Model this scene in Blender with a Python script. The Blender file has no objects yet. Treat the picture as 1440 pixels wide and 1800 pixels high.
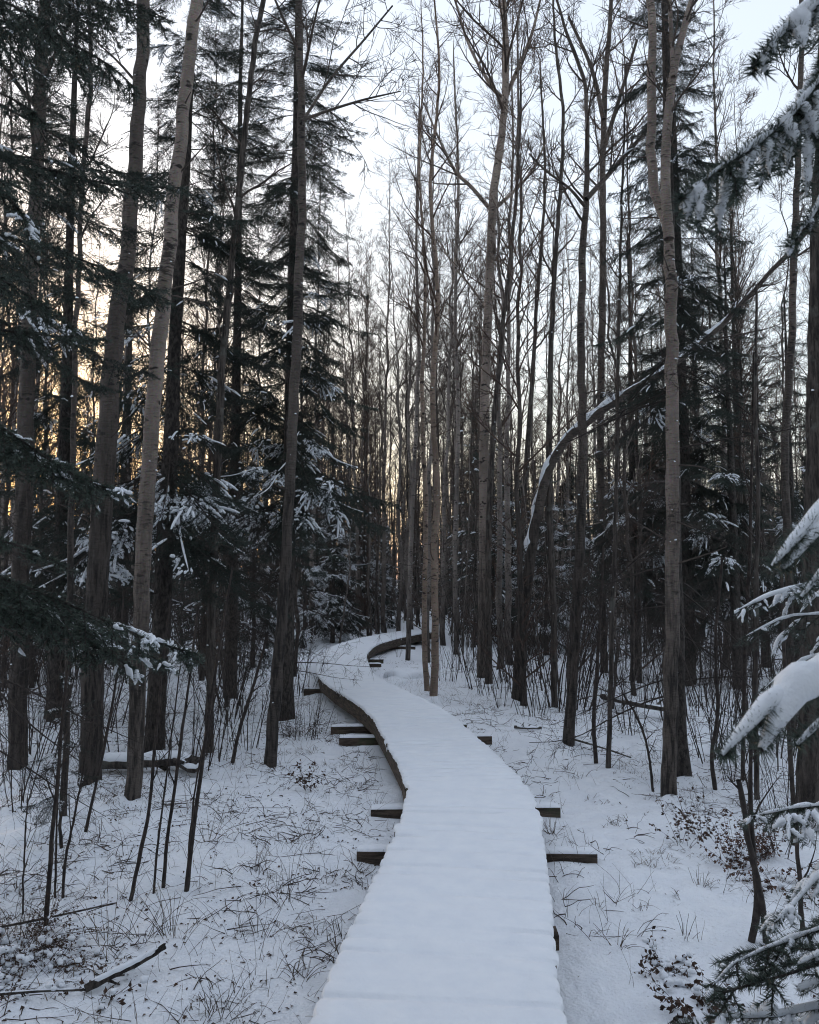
import bpy, math, random
import numpy as np
from math import radians, pi

# ------------------------------------------------------------------ camera, sky, sun, exposure
FPX, CX, CY, HORIZON = 1444.0, 720.0, 900.0, 1010.0      # focal length and frame of the 1440 x 1800 photograph
DECK_Z = 0.33                                           # snow top of the boardwalk above the ground
CAM_Z = DECK_Z + 1.75
PITCH = math.atan((HORIZON - CY) / FPX)
SUN_AZ, SUN_EL = -30.0, 5.5

sc = bpy.context.scene
cam_data = bpy.data.cameras.new("camera")
cam = bpy.data.objects.new("camera", cam_data)
sc.collection.objects.link(cam)
cam.location = (0, 0, CAM_Z)
cam.rotation_euler = (pi / 2 + PITCH, 0, 0)
cam_data.sensor_fit = 'HORIZONTAL'
cam_data.sensor_width = 36.0
cam_data.lens = 36.0 * FPX / 1440.0
cam_data.clip_start, cam_data.clip_end = 0.05, 600.0
cam_data.dof.use_dof = True
cam_data.dof.focus_distance = 8.0
cam_data.dof.aperture_fstop = 15.0
sc.camera = cam

world = bpy.data.worlds.new("World")
sc.world = world
world.use_nodes = True
wn, wl = world.node_tree.nodes, world.node_tree.links
bg = wn['Background']
sky = wn.new('ShaderNodeTexSky')
sky.sky_type = 'NISHITA'
sky.sun_disc = False
sky.sun_elevation = radians(SUN_EL)
sky.sun_rotation = radians(SUN_AZ)
sky.dust_density, sky.air_density, sky.ozone_density = 1.4, 1.25, 1.0
# a thin even veil of high cloud over the clear dusk sky
wtc = wn.new('ShaderNodeTexCoord')
wnoise = wn.new('ShaderNodeTexNoise')
wnoise.inputs['Scale'].default_value = 2.2
wnoise.inputs['Detail'].default_value = 5.0
wl.new(wtc.outputs['Generated'], wnoise.inputs['Vector'])
wramp = wn.new('ShaderNodeValToRGB')
wramp.color_ramp.elements[0].position, wramp.color_ramp.elements[0].color = 0.3, (3.25, 3.47, 4.15, 1)
wramp.color_ramp.elements[1].position, wramp.color_ramp.elements[1].color = 0.7, (3.65, 3.87, 4.52, 1)
wl.new(wnoise.outputs['Fac'], wramp.inputs['Fac'])
wadd = wn.new('ShaderNodeMix')
wadd.data_type, wadd.blend_type = 'RGBA', 'ADD'
wadd.inputs[0].default_value = 1.0
wl.new(sky.outputs[0], wadd.inputs[6])
wl.new(wramp.outputs[0], wadd.inputs[7])
wl.new(wadd.outputs[2], bg.inputs[0])
bg.inputs[1].default_value = 0.12

sun_data = bpy.data.lights.new("sun", 'SUN')
sun_data.energy, sun_data.angle, sun_data.color = 0.5, radians(12), (1.0, 0.72, 0.45)
sun = bpy.data.objects.new("sun", sun_data)
sc.collection.objects.link(sun)
sun.location = (-20, 40, 20)
sun.rotation_euler = (radians(90 - SUN_EL), 0, pi - radians(SUN_AZ))

sc.view_settings.view_transform = 'Standard'
sc.view_settings.look = 'None'
sc.view_settings.gamma = 1.0
sc.view_settings.exposure = 0.65
sc.cycles.max_bounces = 4
sc.cycles.diffuse_bounces = 3
sc.cycles.debug_use_spatial_splits = True
sc.cycles.adaptive_threshold = 0.03
sc.cycles.use_denoising = True
sc.cycles.filter_width = 1.05
sc.cycles.glossy_bounces = 2

# ------------------------------------------------------------------ geometry helpers
rng = np.random.default_rng(11)
random.seed(5)
COL = sc.collection
sp_, cp_ = math.sin(PITCH), math.cos(PITCH)


def ray(px, py):
    x, y = (px - CX) / FPX, -(py - CY) / FPX
    return np.array([x, cp_ - y * sp_, sp_ + y * cp_])


def at(px, py, d):
    """world point seen at that place of the photograph, d metres ahead"""
    r = ray(px, py)
    return np.array([0, 0, CAM_Z]) + r * (d / r[1])


def onz(px, py, z=0.0):
    r = ray(px, py)
    return np.array([0, 0, CAM_Z]) + r * ((z - CAM_Z) / r[2])


def unit(v):
    return v / np.maximum(np.linalg.norm(v, axis=-1, keepdims=True), 1e-9)


def tubes(P, R, k=4, noise=None, cap=False):
    """B polylines of n points as tubes of k sides: P (B,n,3), R (B,n)"""
    P = np.asarray(P, float)
    R = np.asarray(R, float)
    if P.ndim == 2:
        P, R = P[None], R[None]
    if cap:
        P = np.concatenate([P[:, :1], P, P[:, -1:]], 1)
        R = np.concatenate([R[:, :1] * 0.02, R, R[:, -1:] * 0.02], 1)
        if noise is not None:
            noise = np.concatenate([noise[:, :1], noise, noise[:, -1:]], 1)
    B, n, _ = P.shape
    T = unit(np.gradient(P, axis=1)) if not cap else None
    if cap:
        T = unit(np.gradient(P[:, 1:-1], axis=1))
        T = np.concatenate([T[:, :1], T, T[:, -1:]], 1)
    avg = unit(P[:, -1] - P[:, 0])
    ref = np.where((np.abs(avg[:, 2]) < 0.75)[:, None], np.array([[0, 0, 1.0]]), np.array([[0, 1.0, 0]]))
    U = unit(np.cross(T, ref[:, None, :]))
    W = np.cross(U, T)
    a = np.arange(k) * 2 * pi / k
    rad = R[:, :, None] * (np.ones(k) if noise is None else noise)
    V = P[:, :, None, :] + rad[..., None] * (np.cos(a)[None, None, :, None] * U[:, :, None, :] + np.sin(a)[None, None, :, None] * W[:, :, None, :])
    b = (np.arange(B) * n * k)[:, None, None]
    i = (np.arange(n - 1) * k)[None, :, None]
    j = np.arange(k)[None, None, :]
    j2 = (np.arange(k) + 1) % k
    j2 = j2[None, None, :]
    F = np.stack([b + i + j, b + i + j2, b + i + k + j2, b + i + k + j], -1).reshape(-1, 4)
    return V.reshape(-1, 3), F


def build(name, chunks, mats, smooth=True):
    """chunks: (verts, faces, material index)"""
    chunks = [c for c in chunks if len(c[1])]
    V = np.concatenate([c[0] for c in chunks])
    off, loops, starts, mi, tot = 0, [], [], [], 0
    for v, f, m in chunks:
        f = np.asarray(f)
        loops.append((f + off).ravel())
        starts.append(tot + np.arange(len(f)) * f.shape[1])
        mi.append(np.full(len(f), m))
        tot += f.size
        off += len(v)
    me = bpy.data.meshes.new(name)
    loops, starts, mi = np.concatenate(loops), np.concatenate(starts), np.concatenate(mi)
    me.vertices.add(len(V))
    me.vertices.foreach_set('co', V.astype(np.float32).ravel())
    me.loops.add(len(loops))
    me.loops.foreach_set('vertex_index', loops.astype(np.int32))
    me.polygons.add(len(starts))
    me.polygons.foreach_set('loop_start', starts.astype(np.int32))
    me.polygons.foreach_set('material_index', mi.astype(np.int32))
    me.polygons.foreach_set('use_smooth', np.full(len(starts), smooth))
    for m in mats:
        me.materials.append(m)
    me.update(calc_edges=True)
    return me


def link(name, mesh, parent=None, loc=None, rot=None, scale=None):
    o = bpy.data.objects.new(name, mesh)
    COL.objects.link(o)
    if parent is not None:
        o.parent = parent
    if loc is not None:
        o.location = loc
    if rot is not None:
        o.rotation_euler = rot
    if scale is not None:
        o.scale = (scale,) * 3 if np.isscalar(scale) else scale
    return o


def tag(o, label, cat, group=None, kind=None):
    o['label'] = label
    o['category'] = cat
    if group:
        o['group'] = group
    if kind:
        o['kind'] = kind
    return o


def thing(name, label, cat, loc, rotz=0.0, group=None, scale=1.0):
    o = link(name, None, None, loc, (0, 0, rotz), scale)
    o.empty_display_size = 0.2
    return tag(o, label, cat, group)


def copy_thing(src, loc, rotz, scale, label, group):
    r = src.copy()
    COL.objects.link(r)
    r.location, r.rotation_euler, r.scale = loc, (0, 0, rotz), (scale,) * 3
    r['label'] = label
    r['group'] = group
    for ch in src.children:
        c = ch.copy()
        COL.objects.link(c)
        c.parent = r
    return r


def grow(P0, D0, L, n, wob, up, g):
    """B polylines grown from P0 along D0; up bends them to (or from) the sky"""
    B = len(P0)
    out = np.empty((B, n, 3))
    p, d = P0.copy(), unit(D0)
    out[:, 0] = p
    st = (L / (n - 1))[:, None]
    for i in range(1, n):
        d = d + g.normal(0, wob, (B, 3))
        d[:, 2] += up
        d = unit(d)
        p = p + d * st
        out[:, i] = p
    return out


def sample(P, R, idx, t):
    n = P.shape[1]
    x = np.clip(t * (n - 1), 0, n - 1.001)
    i = x.astype(int)
    f = (x - i)[:, None]
    a, b = P[idx, i], P[idx, i + 1]
    r = R[idx, i] * (1 - f[:, 0]) + R[idx, i + 1] * f[:, 0]
    return a * (1 - f) + b * f, unit(b - a), r


def side_dirs(T, ang, g, az=None):
    """directions leaning ang away from T, at random around it"""
    B = len(T)
    ref = np.where((np.abs(T[:, 2]) < 0.9)[:, None], np.array([[0, 0, 1.0]]), np.array([[1.0, 0, 0]]))
    U = unit(np.cross(T, ref))
    W = np.cross(T, U)
    a = g.uniform(0, 2 * pi, B) if az is None else az
    return T * np.cos(ang)[:, None] + (U * np.cos(a)[:, None] + W * np.sin(a)[:, None]) * np.sin(ang)[:, None]


def taper(r0, n, tip=0.3, p=1.0):
    s = 1 - (1 - tip) * np.linspace(0, 1, n) ** p
    return np.asarray(r0)[:, None] * s[None, :]


def spline(pts, n):
    """smooth curve through points (Catmull-Rom), resampled evenly"""
    P = np.asarray(pts, float)
    if len(P) < 3:
        t = np.linspace(0, 1, n)[:, None]
        return P[0] * (1 - t) + P[-1] * t
    E = np.concatenate([[2 * P[0] - P[1]], P, [2 * P[-1] - P[-2]]])
    out = []
    for i in range(len(P) - 1):
        a, b, c, d = E[i:i + 4]
        t = np.linspace(0, 1, 24, endpoint=False)[:, None]
        out.append(0.5 * (2 * b + (c - a) * t + (2 * a - 5 * b + 4 * c - d) * t ** 2 + (3 * b - a - 3 * c + d) * t ** 3))
    out = np.concatenate(out + [P[-1:]])
    s = np.concatenate([[0], np.cumsum(np.linalg.norm(np.diff(out, axis=0), axis=1))])
    q = np.linspace(0, s[-1], n)
    return np.stack([np.interp(q, s, out[:, i]) for i in range(3)], 1) if P.shape[1] == 3 else np.stack([np.interp(q, s, out[:, i]) for i in range(P.shape[1])], 1)


_tab = np.random.default_rng(3).random((256, 256))


def vnoise(x, y):
    xi, yi = np.floor(x).astype(int), np.floor(y).astype(int)
    fx, fy = x - xi, y - yi
    fx, fy = fx * fx * (3 - 2 * fx), fy * fy * (3 - 2 * fy)
    g = lambda a, b: _tab[a & 255, b & 255]
    return ((g(xi, yi) * (1 - fx) + g(xi + 1, yi) * fx) * (1 - fy) + (g(xi, yi + 1) * (1 - fx) + g(xi + 1, yi + 1) * fx) * fy) * 2 - 1


# ------------------------------------------------------------------ materials
def mat(name):
    m = bpy.data.materials.new(name)
    m.use_nodes = True
    return m, m.node_tree.nodes, m.node_tree.links, m.node_tree.nodes['Principled BSDF']


def ramp(nodes, stops):
    r = nodes.new('ShaderNodeValToRGB')
    e = r.color_ramp.elements
    while len(e) < len(stops):
        e.new(0.5)
    for el, (p, c) in zip(e, stops):
        el.position = p
        el.color = (*c, 1) if len(c) == 3 else c
    return r


def noise_node(nodes, links, scale, detail=4, vec=None, stretch=None, rough=0.55, coord='Object'):
    n = nodes.new('ShaderNodeTexNoise')
    n.inputs['Scale'].default_value = scale
    n.inputs['Detail'].default_value = detail
    n.inputs['Roughness'].default_value = rough
    tc = nodes.new('ShaderNodeTexCoord')
    src = tc.outputs[coord]
    if stretch:
        mp = nodes.new('ShaderNodeMapping')
        mp.inputs['Scale'].default_value = stretch
        links.new(src, mp.inputs['Vector'])
        src = mp.outputs[0]
    links.new(src, n.inputs['Vector'])
    return n


def mix_color(nodes, links, fac, a, b, blend='MIX'):
    m = nodes.new('ShaderNodeMix')
    m.data_type, m.blend_type = 'RGBA', blend
    for sock, v in ((m.inputs[0], fac), (m.inputs[6], a), (m.inputs[7], b)):
        if hasattr(v, 'is_linked') or hasattr(v, 'links'):
            links.new(v, sock)
        elif isinstance(v, (int, float)):
            sock.default_value = v
        else:
            sock.default_value = (*v, 1)
    return m.outputs[2]


def bump(nodes, links, bsdf, h, strength, dist):
    b = nodes.new('ShaderNodeBump')
    b.inputs['Strength'].default_value = strength
    b.inputs['Distance'].default_value = dist
    links.new(h, b.inputs['Height'])
    links.new(b.outputs[0], bsdf.inputs['Normal'])


def smooth_bark(name, light, mid, scar, foot, foot_h):
    """aspen and birch: pale skin with dark sideways scars, furrowed dark foot"""
    m, n, l, b = mat(name)
    big = noise_node(n, l, 2.2, 4, stretch=(1.6, 1.6, 0.7))
    skin = ramp(n, [(0.32, mid), (0.68, light)])
    l.new(big.outputs['Fac'], skin.inputs['Fac'])
    dash = noise_node(n, l, 1.0, 4, stretch=(9, 9, 44), rough=0.65)
    dr = ramp(n, [(0.79, (0, 0, 0)), (0.88, (0.9, 0.9, 0.9))])
    pm = noise_node(n, l, 1.7, 2)
    sc_n = n.new('ShaderNodeMath')
    sc_n.operation = 'MULTIPLY_ADD'
    sc_n.inputs[1].default_value = 0.45
    l.new(pm.outputs['Fac'], sc_n.inputs[0])
    l.new(dash.outputs['Fac'], sc_n.inputs[2])
    l.new(sc_n.outputs[0], dr.inputs['Fac'])
    c1 = mix_color(n, l, dr.outputs[0], skin.outputs[0], scar)
    knot = noise_node(n, l, 1.0, 2, stretch=(6, 6, 9))
    kr = ramp(n, [(0.64, (0, 0, 0)), (0.69, (1, 1, 1))])
    l.new(knot.outputs['Fac'], kr.inputs['Fac'])
    c2 = mix_color(n, l, kr.outputs[0], c1, scar)
    fine = noise_node(n, l, 60, 3)
    c3 = mix_color(n, l, 0.45, c2, fine.outputs['Color'], 'OVERLAY')
    fur = noise_node(n, l, 1.0, 5, stretch=(26, 26, 3.6), rough=0.65)
    fr = ramp(n, [(0.43, tuple(x * 0.22 for x in foot)), (0.57, foot)])
    l.new(fur.outputs['Fac'], fr.inputs['Fac'])
    tc = n.new('ShaderNodeTexCoord')
    sx = n.new('ShaderNodeSeparateXYZ')
    l.new(tc.outputs['Object'], sx.inputs[0])
    wob = n.new('ShaderNodeMath')
    wob.operation = 'MULTIPLY_ADD'
    wob.inputs[1].default_value = 2.2
    l.new(big.outputs['Fac'], wob.inputs[0])
    l.new(sx.outputs[2], wob.inputs[2])
    mr = n.new('ShaderNodeMapRange')
    mr.inputs[1].default_value, mr.inputs[2].default_value = foot_h, foot_h + 2.4
    mr.inputs[3].default_value, mr.inputs[4].default_value = 1, 0
    l.new(wob.outputs[0], mr.inputs[0])
    c4 = mix_color(n, l, mr.outputs[0], c3, fr.outputs[0])
    l.new(c4, b.inputs['Base Color'])
    b.inputs['Roughness'].default_value = 0.85
    hm = n.new('ShaderNodeMath')
    hm.operation = 'MULTIPLY_ADD'
    l.new(fur.outputs['Fac'], hm.inputs[0])
    l.new(mr.outputs[0], hm.inputs[1])
    l.new(dash.outputs['Fac'], hm.inputs[2])
    bump(n, l, b, hm.outputs[0], 1.0, 0.045)
    return m


def rough_bark(name, dark, light, stretch=(26, 26, 4), strength=1.0, lichen=None):
    m, n, l, b = mat(name)
    fur = noise_node(n, l, 1.0, 6, stretch=stretch, rough=0.68)
    r = ramp(n, [(0.41, dark), (0.60, light)])
    l.new(fur.outputs['Fac'], r.inputs['Fac'])
    col = r.outputs[0]
    if lichen:
        ln = noise_node(n, l, 5.0, 5)
        lr = ramp(n, [(0.56, (0, 0, 0)), (0.66, (0.7, 0.7, 0.7))])
        l.new(ln.outputs['Fac'], lr.inputs['Fac'])
        col = mix_color(n, l, lr.outputs[0], col, lichen)
    l.new(col, b.inputs['Base Color'])
    b.inputs['Roughness'].default_value = 0.9
    bump(n, l, b, fur.outputs['Fac'], strength, 0.05)
    return m


def plain(name, a, bcol, scale=8, rough=0.8, coord='Object', bstr=0.0, rand=False):
    m, n, l, b = mat(name)
    no = noise_node(n, l, scale, 4, coord=coord)
    r = ramp(n, [(0.35, a), (0.65, bcol)])
    l.new(no.outputs['Fac'], r.inputs['Fac'])
    col = r.outputs[0]
    if rand:
        oi = n.new('ShaderNodeObjectInfo')
        hs = n.new('ShaderNodeHueSaturation')
        mr = n.new('ShaderNodeMapRange')
        mr.inputs[3].default_value, mr.inputs[4].default_value = 0.65, 1.35
        l.new(oi.outputs['Random'], mr.inputs[0])
        l.new(mr.outputs[0], hs.inputs['Value'])
        l.new(col, hs.inputs['Color'])
        col = hs.outputs[0]
    l.new(col, b.inputs['Base Color'])
    b.inputs['Roughness'].default_value = rough
    b.inputs['Specular IOR Level'].default_value = 0.3
    if bstr:
        bump(n, l, b, no.outputs['Fac'], bstr, 0.02)
    return m


def snow_mat(name, fine, strength, dist, dirt=0.0):
    m, n, l, b = mat(name)
    a = noise_node(n, l, fine, 5, rough=0.6)
    g2 = noise_node(n, l, fine * 9, 3)
    s = n.new('ShaderNodeMath')
    s.operation = 'MULTIPLY_ADD'
    s.inputs[1].default_value = 0.22
    l.new(g2.outputs['Fac'], s.inputs[0])
    l.new(a.outputs['Fac'], s.inputs[2])
    r = ramp(n, [(0.3, (0.80, 0.84, 0.90)), (0.7, (0.87, 0.90, 0.94))])
    l.new(a.outputs['Fac'], r.inputs['Fac'])
    col = r.outputs[0]
    if dirt:
        dn = noise_node(n, l, 38, 4, rough=0.7)
        dr = ramp(n, [(0.60, (0, 0, 0)), (0.68, (dirt, dirt, dirt))])
        l.new(dn.outputs['Fac'], dr.inputs['Fac'])
        patch = noise_node(n, l, 0.9, 3)
        pr = ramp(n, [(0.42, (0, 0, 0)), (0.62, (1, 1, 1))])
        l.new(patch.outputs['Fac'], pr.inputs['Fac'])
        mm = n.new('ShaderNodeMath')
        mm.operation = 'MULTIPLY'
        l.new(dr.outputs[0], mm.inputs[0])
        l.new(pr.outputs[0], mm.inputs[1])
        col = mix_color(n, l, mm.outputs[0], col, (0.10, 0.085, 0.07))
    l.new(col, b.inputs['Base Color'])
    b.inputs['Roughness'].default_value = 0.65
    b.inputs['Specular IOR Level'].default_value = 0.25
    bump(n, l, b, s.outputs[0], strength, dist)
    return m


M_ASPEN = smooth_bark('aspen_bark', (0.33, 0.272, 0.232), (0.145, 0.117, 0.099), (0.026, 0.021, 0.018), (0.125, 0.103, 0.088), 2.4)
M_ASPEN_GREY = smooth_bark('aspen_bark_grey', (0.14, 0.116, 0.099), (0.058, 0.047, 0.04), (0.022, 0.019, 0.017), (0.078, 0.064, 0.055), 3.2)
M_BIRCH = smooth_bark('birch_bark', (0.34, 0.26, 0.205), (0.17, 0.125, 0.095), (0.04, 0.03, 0.026), (0.16, 0.12, 0.10), -0.6)
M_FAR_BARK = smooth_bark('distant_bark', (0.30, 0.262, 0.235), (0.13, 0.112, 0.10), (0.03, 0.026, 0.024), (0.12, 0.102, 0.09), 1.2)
M_SCALY = rough_bark('furrowed_bark', (0.022, 0.018, 0.016), (0.105, 0.088, 0.076), lichen=(0.13, 0.13, 0.115))
M_SPRUCE_BARK = rough_bark('spruce_bark', (0.02, 0.017, 0.015), (0.085, 0.072, 0.064), stretch=(30, 30, 14))
M_TWIG = plain('twig', (0.045, 0.036, 0.032), (0.085, 0.068, 0.058), 14)
M_TWIG_RED = plain('reddish_twig', (0.05, 0.034, 0.028), (0.105, 0.07, 0.055), 14)
M_TWIG_PALE = plain('pale_twig', (0.085, 0.072, 0.065), (0.16, 0.135, 0.12), 10)
M_DARK_STEM = plain('dark_stem', (0.022, 0.018, 0.017), (0.06, 0.048, 0.042), 22, bstr=0.4)
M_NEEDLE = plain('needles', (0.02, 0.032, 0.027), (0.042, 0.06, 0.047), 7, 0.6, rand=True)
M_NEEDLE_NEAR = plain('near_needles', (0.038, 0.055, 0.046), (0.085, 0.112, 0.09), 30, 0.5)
M_SNOW = snow_mat('ground_snow', 6.0, 0.8, 0.06, dirt=0.45)
M_SNOW_DECK = snow_mat('deck_snow', 7.0, 0.4, 0.03)
M_SNOW_TREE = snow_mat('tree_snow', 24.0, 0.5, 0.012)
M_WOOD = rough_bark('weathered_timber', (0.035, 0.026, 0.02), (0.115, 0.085, 0.064), stretch=(5, 5, 40), strength=0.5, lichen=(0.05, 0.06, 0.03))
M_GRASS = plain('dry_grass_blade', (0.06, 0.045, 0.031), (0.17, 0.125, 0.085), 3)
M_WEED = plain('dead_weed', (0.032, 0.024, 0.02), (0.085, 0.062, 0.048), 9)
M_LEAF = plain('dead_leaf', (0.03, 0.02, 0.016), (0.10, 0.058, 0.04), 9)
M_RUST = plain('rusty_leaf', (0.055, 0.03, 0.022), (0.15, 0.08, 0.055), 11)

# ------------------------------------------------------------------ boardwalk line and ground
L_PX = [(545, 1800), (602, 1660), (645, 1570), (680, 1500), (706, 1440), (719, 1390), (706, 1350), (690, 1318), (667, 1278), (655, 1254), (625, 1232), (600, 1217), (572, 1200), (560, 1185), (560, 1168), (566, 1152)]
R_PX = [(992, 1800), (973, 1660), (965, 1570), (955, 1500), (945, 1430), (925, 1382), (893, 1345), (862, 1316), (818, 1276), (790, 1255), (748, 1229), (705, 1209), (672, 1193), (650, 1177), (644, 1162), (643, 1148)]
mid = [(onz(*a, DECK_Z) + onz(*b, DECK_Z)) / 2 for a, b in zip(L_PX, R_PX)]
mid = [np.array([-0.25, -2.0, 0]), np.array([-0.05, 1.2, 0])] + mid + [np.array(p) for p in ((-1.43, 19.4, 0), (-1.33, 20.9, 0), (-1.05, 22.3, 0), (-0.6, 23.8, 0), (0.0, 25.3, 0), (0.5, 26.4, 0))]
LINE = spline([np.array([p[0], p[1]]) for p in mid], 1200)
SEG = np.concatenate([[0], np.cumsum(np.linalg.norm(np.diff(LINE, axis=0), axis=1))])


def path_dist(x, y):
    p = LINE[::8]
    x, y = np.atleast_1d(np.asarray(x, float)), np.atleast_1d(np.asarray(y, float))
    return np.sqrt(((x[..., None] - p[:, 0]) ** 2 + (y[..., None] - p[:, 1]) ** 2).min(-1))


def ground_z(x, y, fine=True):
    x, y = np.asarray(x, float), np.asarray(y, float)
    z = 0.055 * vnoise(x * 0.35 + 9, y * 0.35) + 0.045 * vnoise(x * 0.9, y * 0.9 + 4)
    if fine:
        z = z + 0.036 * vnoise(x * 2.6, y * 2.6) + 0.042 * np.abs(vnoise(x * 5.3, y * 5.3)) * (0.35 + 0.65 * (vnoise(x * 0.7 + 3, y * 0.7) > -0.1)) + 0.014 * vnoise(x * 10.3, y * 10.3)
    near = np.exp(-np.maximum(np.abs(x) - 1.0, 0) ** 2 / 1.5) * (y < 34)
    return z * (1 - 0.45 * near) - 0.02


FEET = np.array([onz(*p)[:2] for p in ((32, 1357), (158, 1375), (233, 1408), (472, 1350), (367, 1322), (762, 1228), (908, 1232), (997, 1310), (1174, 1396), (1424, 1425), (1198, 1362), (272, 1318))])
_gz = ground_z


def ground_z(x, y, fine=True):
    x, y = np.asarray(x, float), np.asarray(y, float)
    z = _gz(x, y, fine)
    for fx, fy in FEET:
        d2 = (x - fx) ** 2 + (y - fy) ** 2
        z = z + (0.06 + 0.05 * vnoise(x * 7 + fx * 13, y * 7)) * np.exp(-d2 / 0.045)
    return z


def axis_coords(a0, a1, step, lo, hi, grow_f=1.13):
    c = list(np.arange(a0, a1, step))
    s, v = step, a1
    while v < hi:
        c.append(v)
        s *= grow_f
        v += s
    c.append(hi)
    s, v, pre = step, a0, []
    while v > lo:
        s *= grow_f
        v -= s
        pre.append(max(v, lo))
    return np.array(sorted(set(pre)) + c)


gx = axis_coords(-5.5, 5.5, 0.06, -220, 220)
gy = axis_coords(2.6, 15.0, 0.06, -60, 320)
GX, GY = np.meshgrid(gx, gy)
GZ = ground_z(GX, GY)
V = np.stack([GX, GY, GZ], -1).reshape(-1, 3)
nx, ny = len(gx), len(gy)
i = np.arange((ny - 1) * nx).reshape(ny - 1, nx)[:, :-1].ravel()
ground = link('ground', build('ground', [(V, np.stack([i, i + 1, i + nx + 1, i + nx], -1), 0)], [M_SNOW]))
ground['kind'] = 'structure'

# ------------------------------------------------------------------ boardwalk
walk = thing('boardwalk', 'narrow snow covered timber boardwalk winding away between the trees', 'boardwalk', (0, 0, 0))
HALF = 0.49


def on_line(s):
    p = np.stack([np.interp(s, SEG, LINE[:, 0]), np.interp(s, SEG, LINE[:, 1])], -1)
    q = np.stack([np.interp(s + 0.12, SEG, LINE[:, 0]), np.interp(s + 0.12, SEG, LINE[:, 1])], -1)
    q0 = np.stack([np.interp(s - 0.12, SEG, LINE[:, 0]), np.interp(s - 0.12, SEG, LINE[:, 1])], -1)
    t = unit(q - q0)
    return p, np.stack([t[..., 1], -t[..., 0]], -1)       # point and the direction to the right


PW = 0.142
n_plank = int(SEG[-1] / PW)
snow_rows, PLANK_TOP = [], DECK_Z - 0.03
cross = np.array([-1.0, -1.0, -0.99, -0.965, -0.8, -0.55, -0.25, 0, 0.25, 0.55, 0.8, 0.965, 0.99, 1.0, 1.0])
cz = np.array([-0.036, -0.02, -0.009, -0.002, 0, 0, 0, 0, 0, 0, 0, -0.002, -0.009, -0.02, -0.036])
for k in range(n_plank):
    s0 = k * PW
    jl, jr = rng.normal(0, 0.006), rng.normal(0, 0.006)
    far = np.interp(s0, [4, 9, 12], [0.45, 0.9, 1.5])
    pd = on_line(np.array([s0]))[0][0][1]
    g0 = abs(rng.normal(0, 0.005)) * far + (rng.uniform(0.018, 0.04) if rng.random() < (0.8 if 7.0 < pd < 12 else 0.5) else 0)
    lift = rng.normal(0, 0.0015)
    for q, (f, dz, inset) in enumerate(((0.0, -g0, 0.014), (0.14, -g0 * 0.12, 0.003), (0.3, 0, -0.005), (0.68, 0, -0.006), (0.89, -g0 * 0.12, 0.002))):
        p, rdir = on_line(np.array([s0 + f * PW]))
        hw = np.where(cross < 0, HALF + 0.012 + jl - inset, HALF + 0.012 + jr - inset)
        xy = p[0] + rdir[0] * (cross * hw)[:, None]
        depth = dz * (0.8 + 0.4 * np.abs(cross) ** 3) * np.clip(0.75 + 1.1 * vnoise(xy[:, 0] * 4.3 + k * 7.1, xy[:, 1] * 0.3), 0.05, 1.7)
        z = DECK_Z + cz + lift + depth + 0.005 * vnoise(xy[:, 0] * 2.3, xy[:, 1] * 2.3) + 0.0025 * vnoise(xy[:, 0] * 9, xy[:, 1] * 9)
        snow_rows.append(np.column_stack([xy, z]))
    # the plank under the snow
    (pa, ra), (pb, rb) = on_line(np.array([s0 + 0.004])), on_line(np.array([s0 + PW - 0.006]))
    el, er = HALF + jl + 0.004, HALF + jr + 0.004
    top, bot = PLANK_TOP, PLANK_TOP - 0.038
    c4 = [pa[0] - ra[0] * el, pa[0] + ra[0] * er, pb[0] + rb[0] * er, pb[0] - rb[0] * el]
    vv = np.array([[*c, z] for z in (bot, top) for c in c4])
    ff = np.array([[0, 3, 2, 1], [4, 5, 6, 7], [0, 1, 5, 4], [1, 2, 6, 5], [2, 3, 7, 6], [3, 0, 4, 7]])
    if (-0.3 < pa[0][1]):
        link('plank', build('plank', [(vv, ff, 0)], [M_WOOD], False), walk)
rows = np.array(snow_rows)
nr, ncx = rows.shape[:2]
i = np.arange((nr - 1) * ncx).reshape(nr - 1, ncx)[:, :-1].ravel()
link('snow_cover', build('snow_cover', [(rows.reshape(-1, 3), np.stack([i, i + 1, i + ncx + 1, i + ncx], -1), 0)], [M_SNOW_DECK]), walk)


def box_along(a, b, half_w, z0, z1):
    """a straight timber from a to b (plan points)"""
    a, b = np.asarray(a, float), np.asarray(b, float)
    t = unit(b - a)
    r = np.array([t[1], -t[0]]) * half_w
    c4 = [a - r, a + r, b + r, b - r]
    vv = np.array([[*c, z] for z in (z0, z1) for c in c4])
    return vv, np.array([[0, 3, 2, 1], [4, 5, 6, 7], [0, 1, 5, 4], [1, 2, 6, 5], [2, 3, 7, 6], [3, 0, 4, 7]])


for side in (-1, 1):            # straight lengths of fascia joist end to end
    s = 0.4
    while s < SEG[-1] - 1:
        e = min(s + 1.35, SEG[-1] - 0.2)
        (pa, ra), (pb, rb) = on_line(np.array([s + 0.006])), on_line(np.array([e - 0.006]))
        off = side * (HALF - 0.035)
        vv, ff = box_along(pa[0] + ra[0] * off, pb[0] + rb[0] * off, 0.021, PLANK_TOP - 0.215, PLANK_TOP - 0.041)
        link('joist', build('joist', [(vv, ff, 0)], [M_WOOD], False), walk)
        s = e

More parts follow.
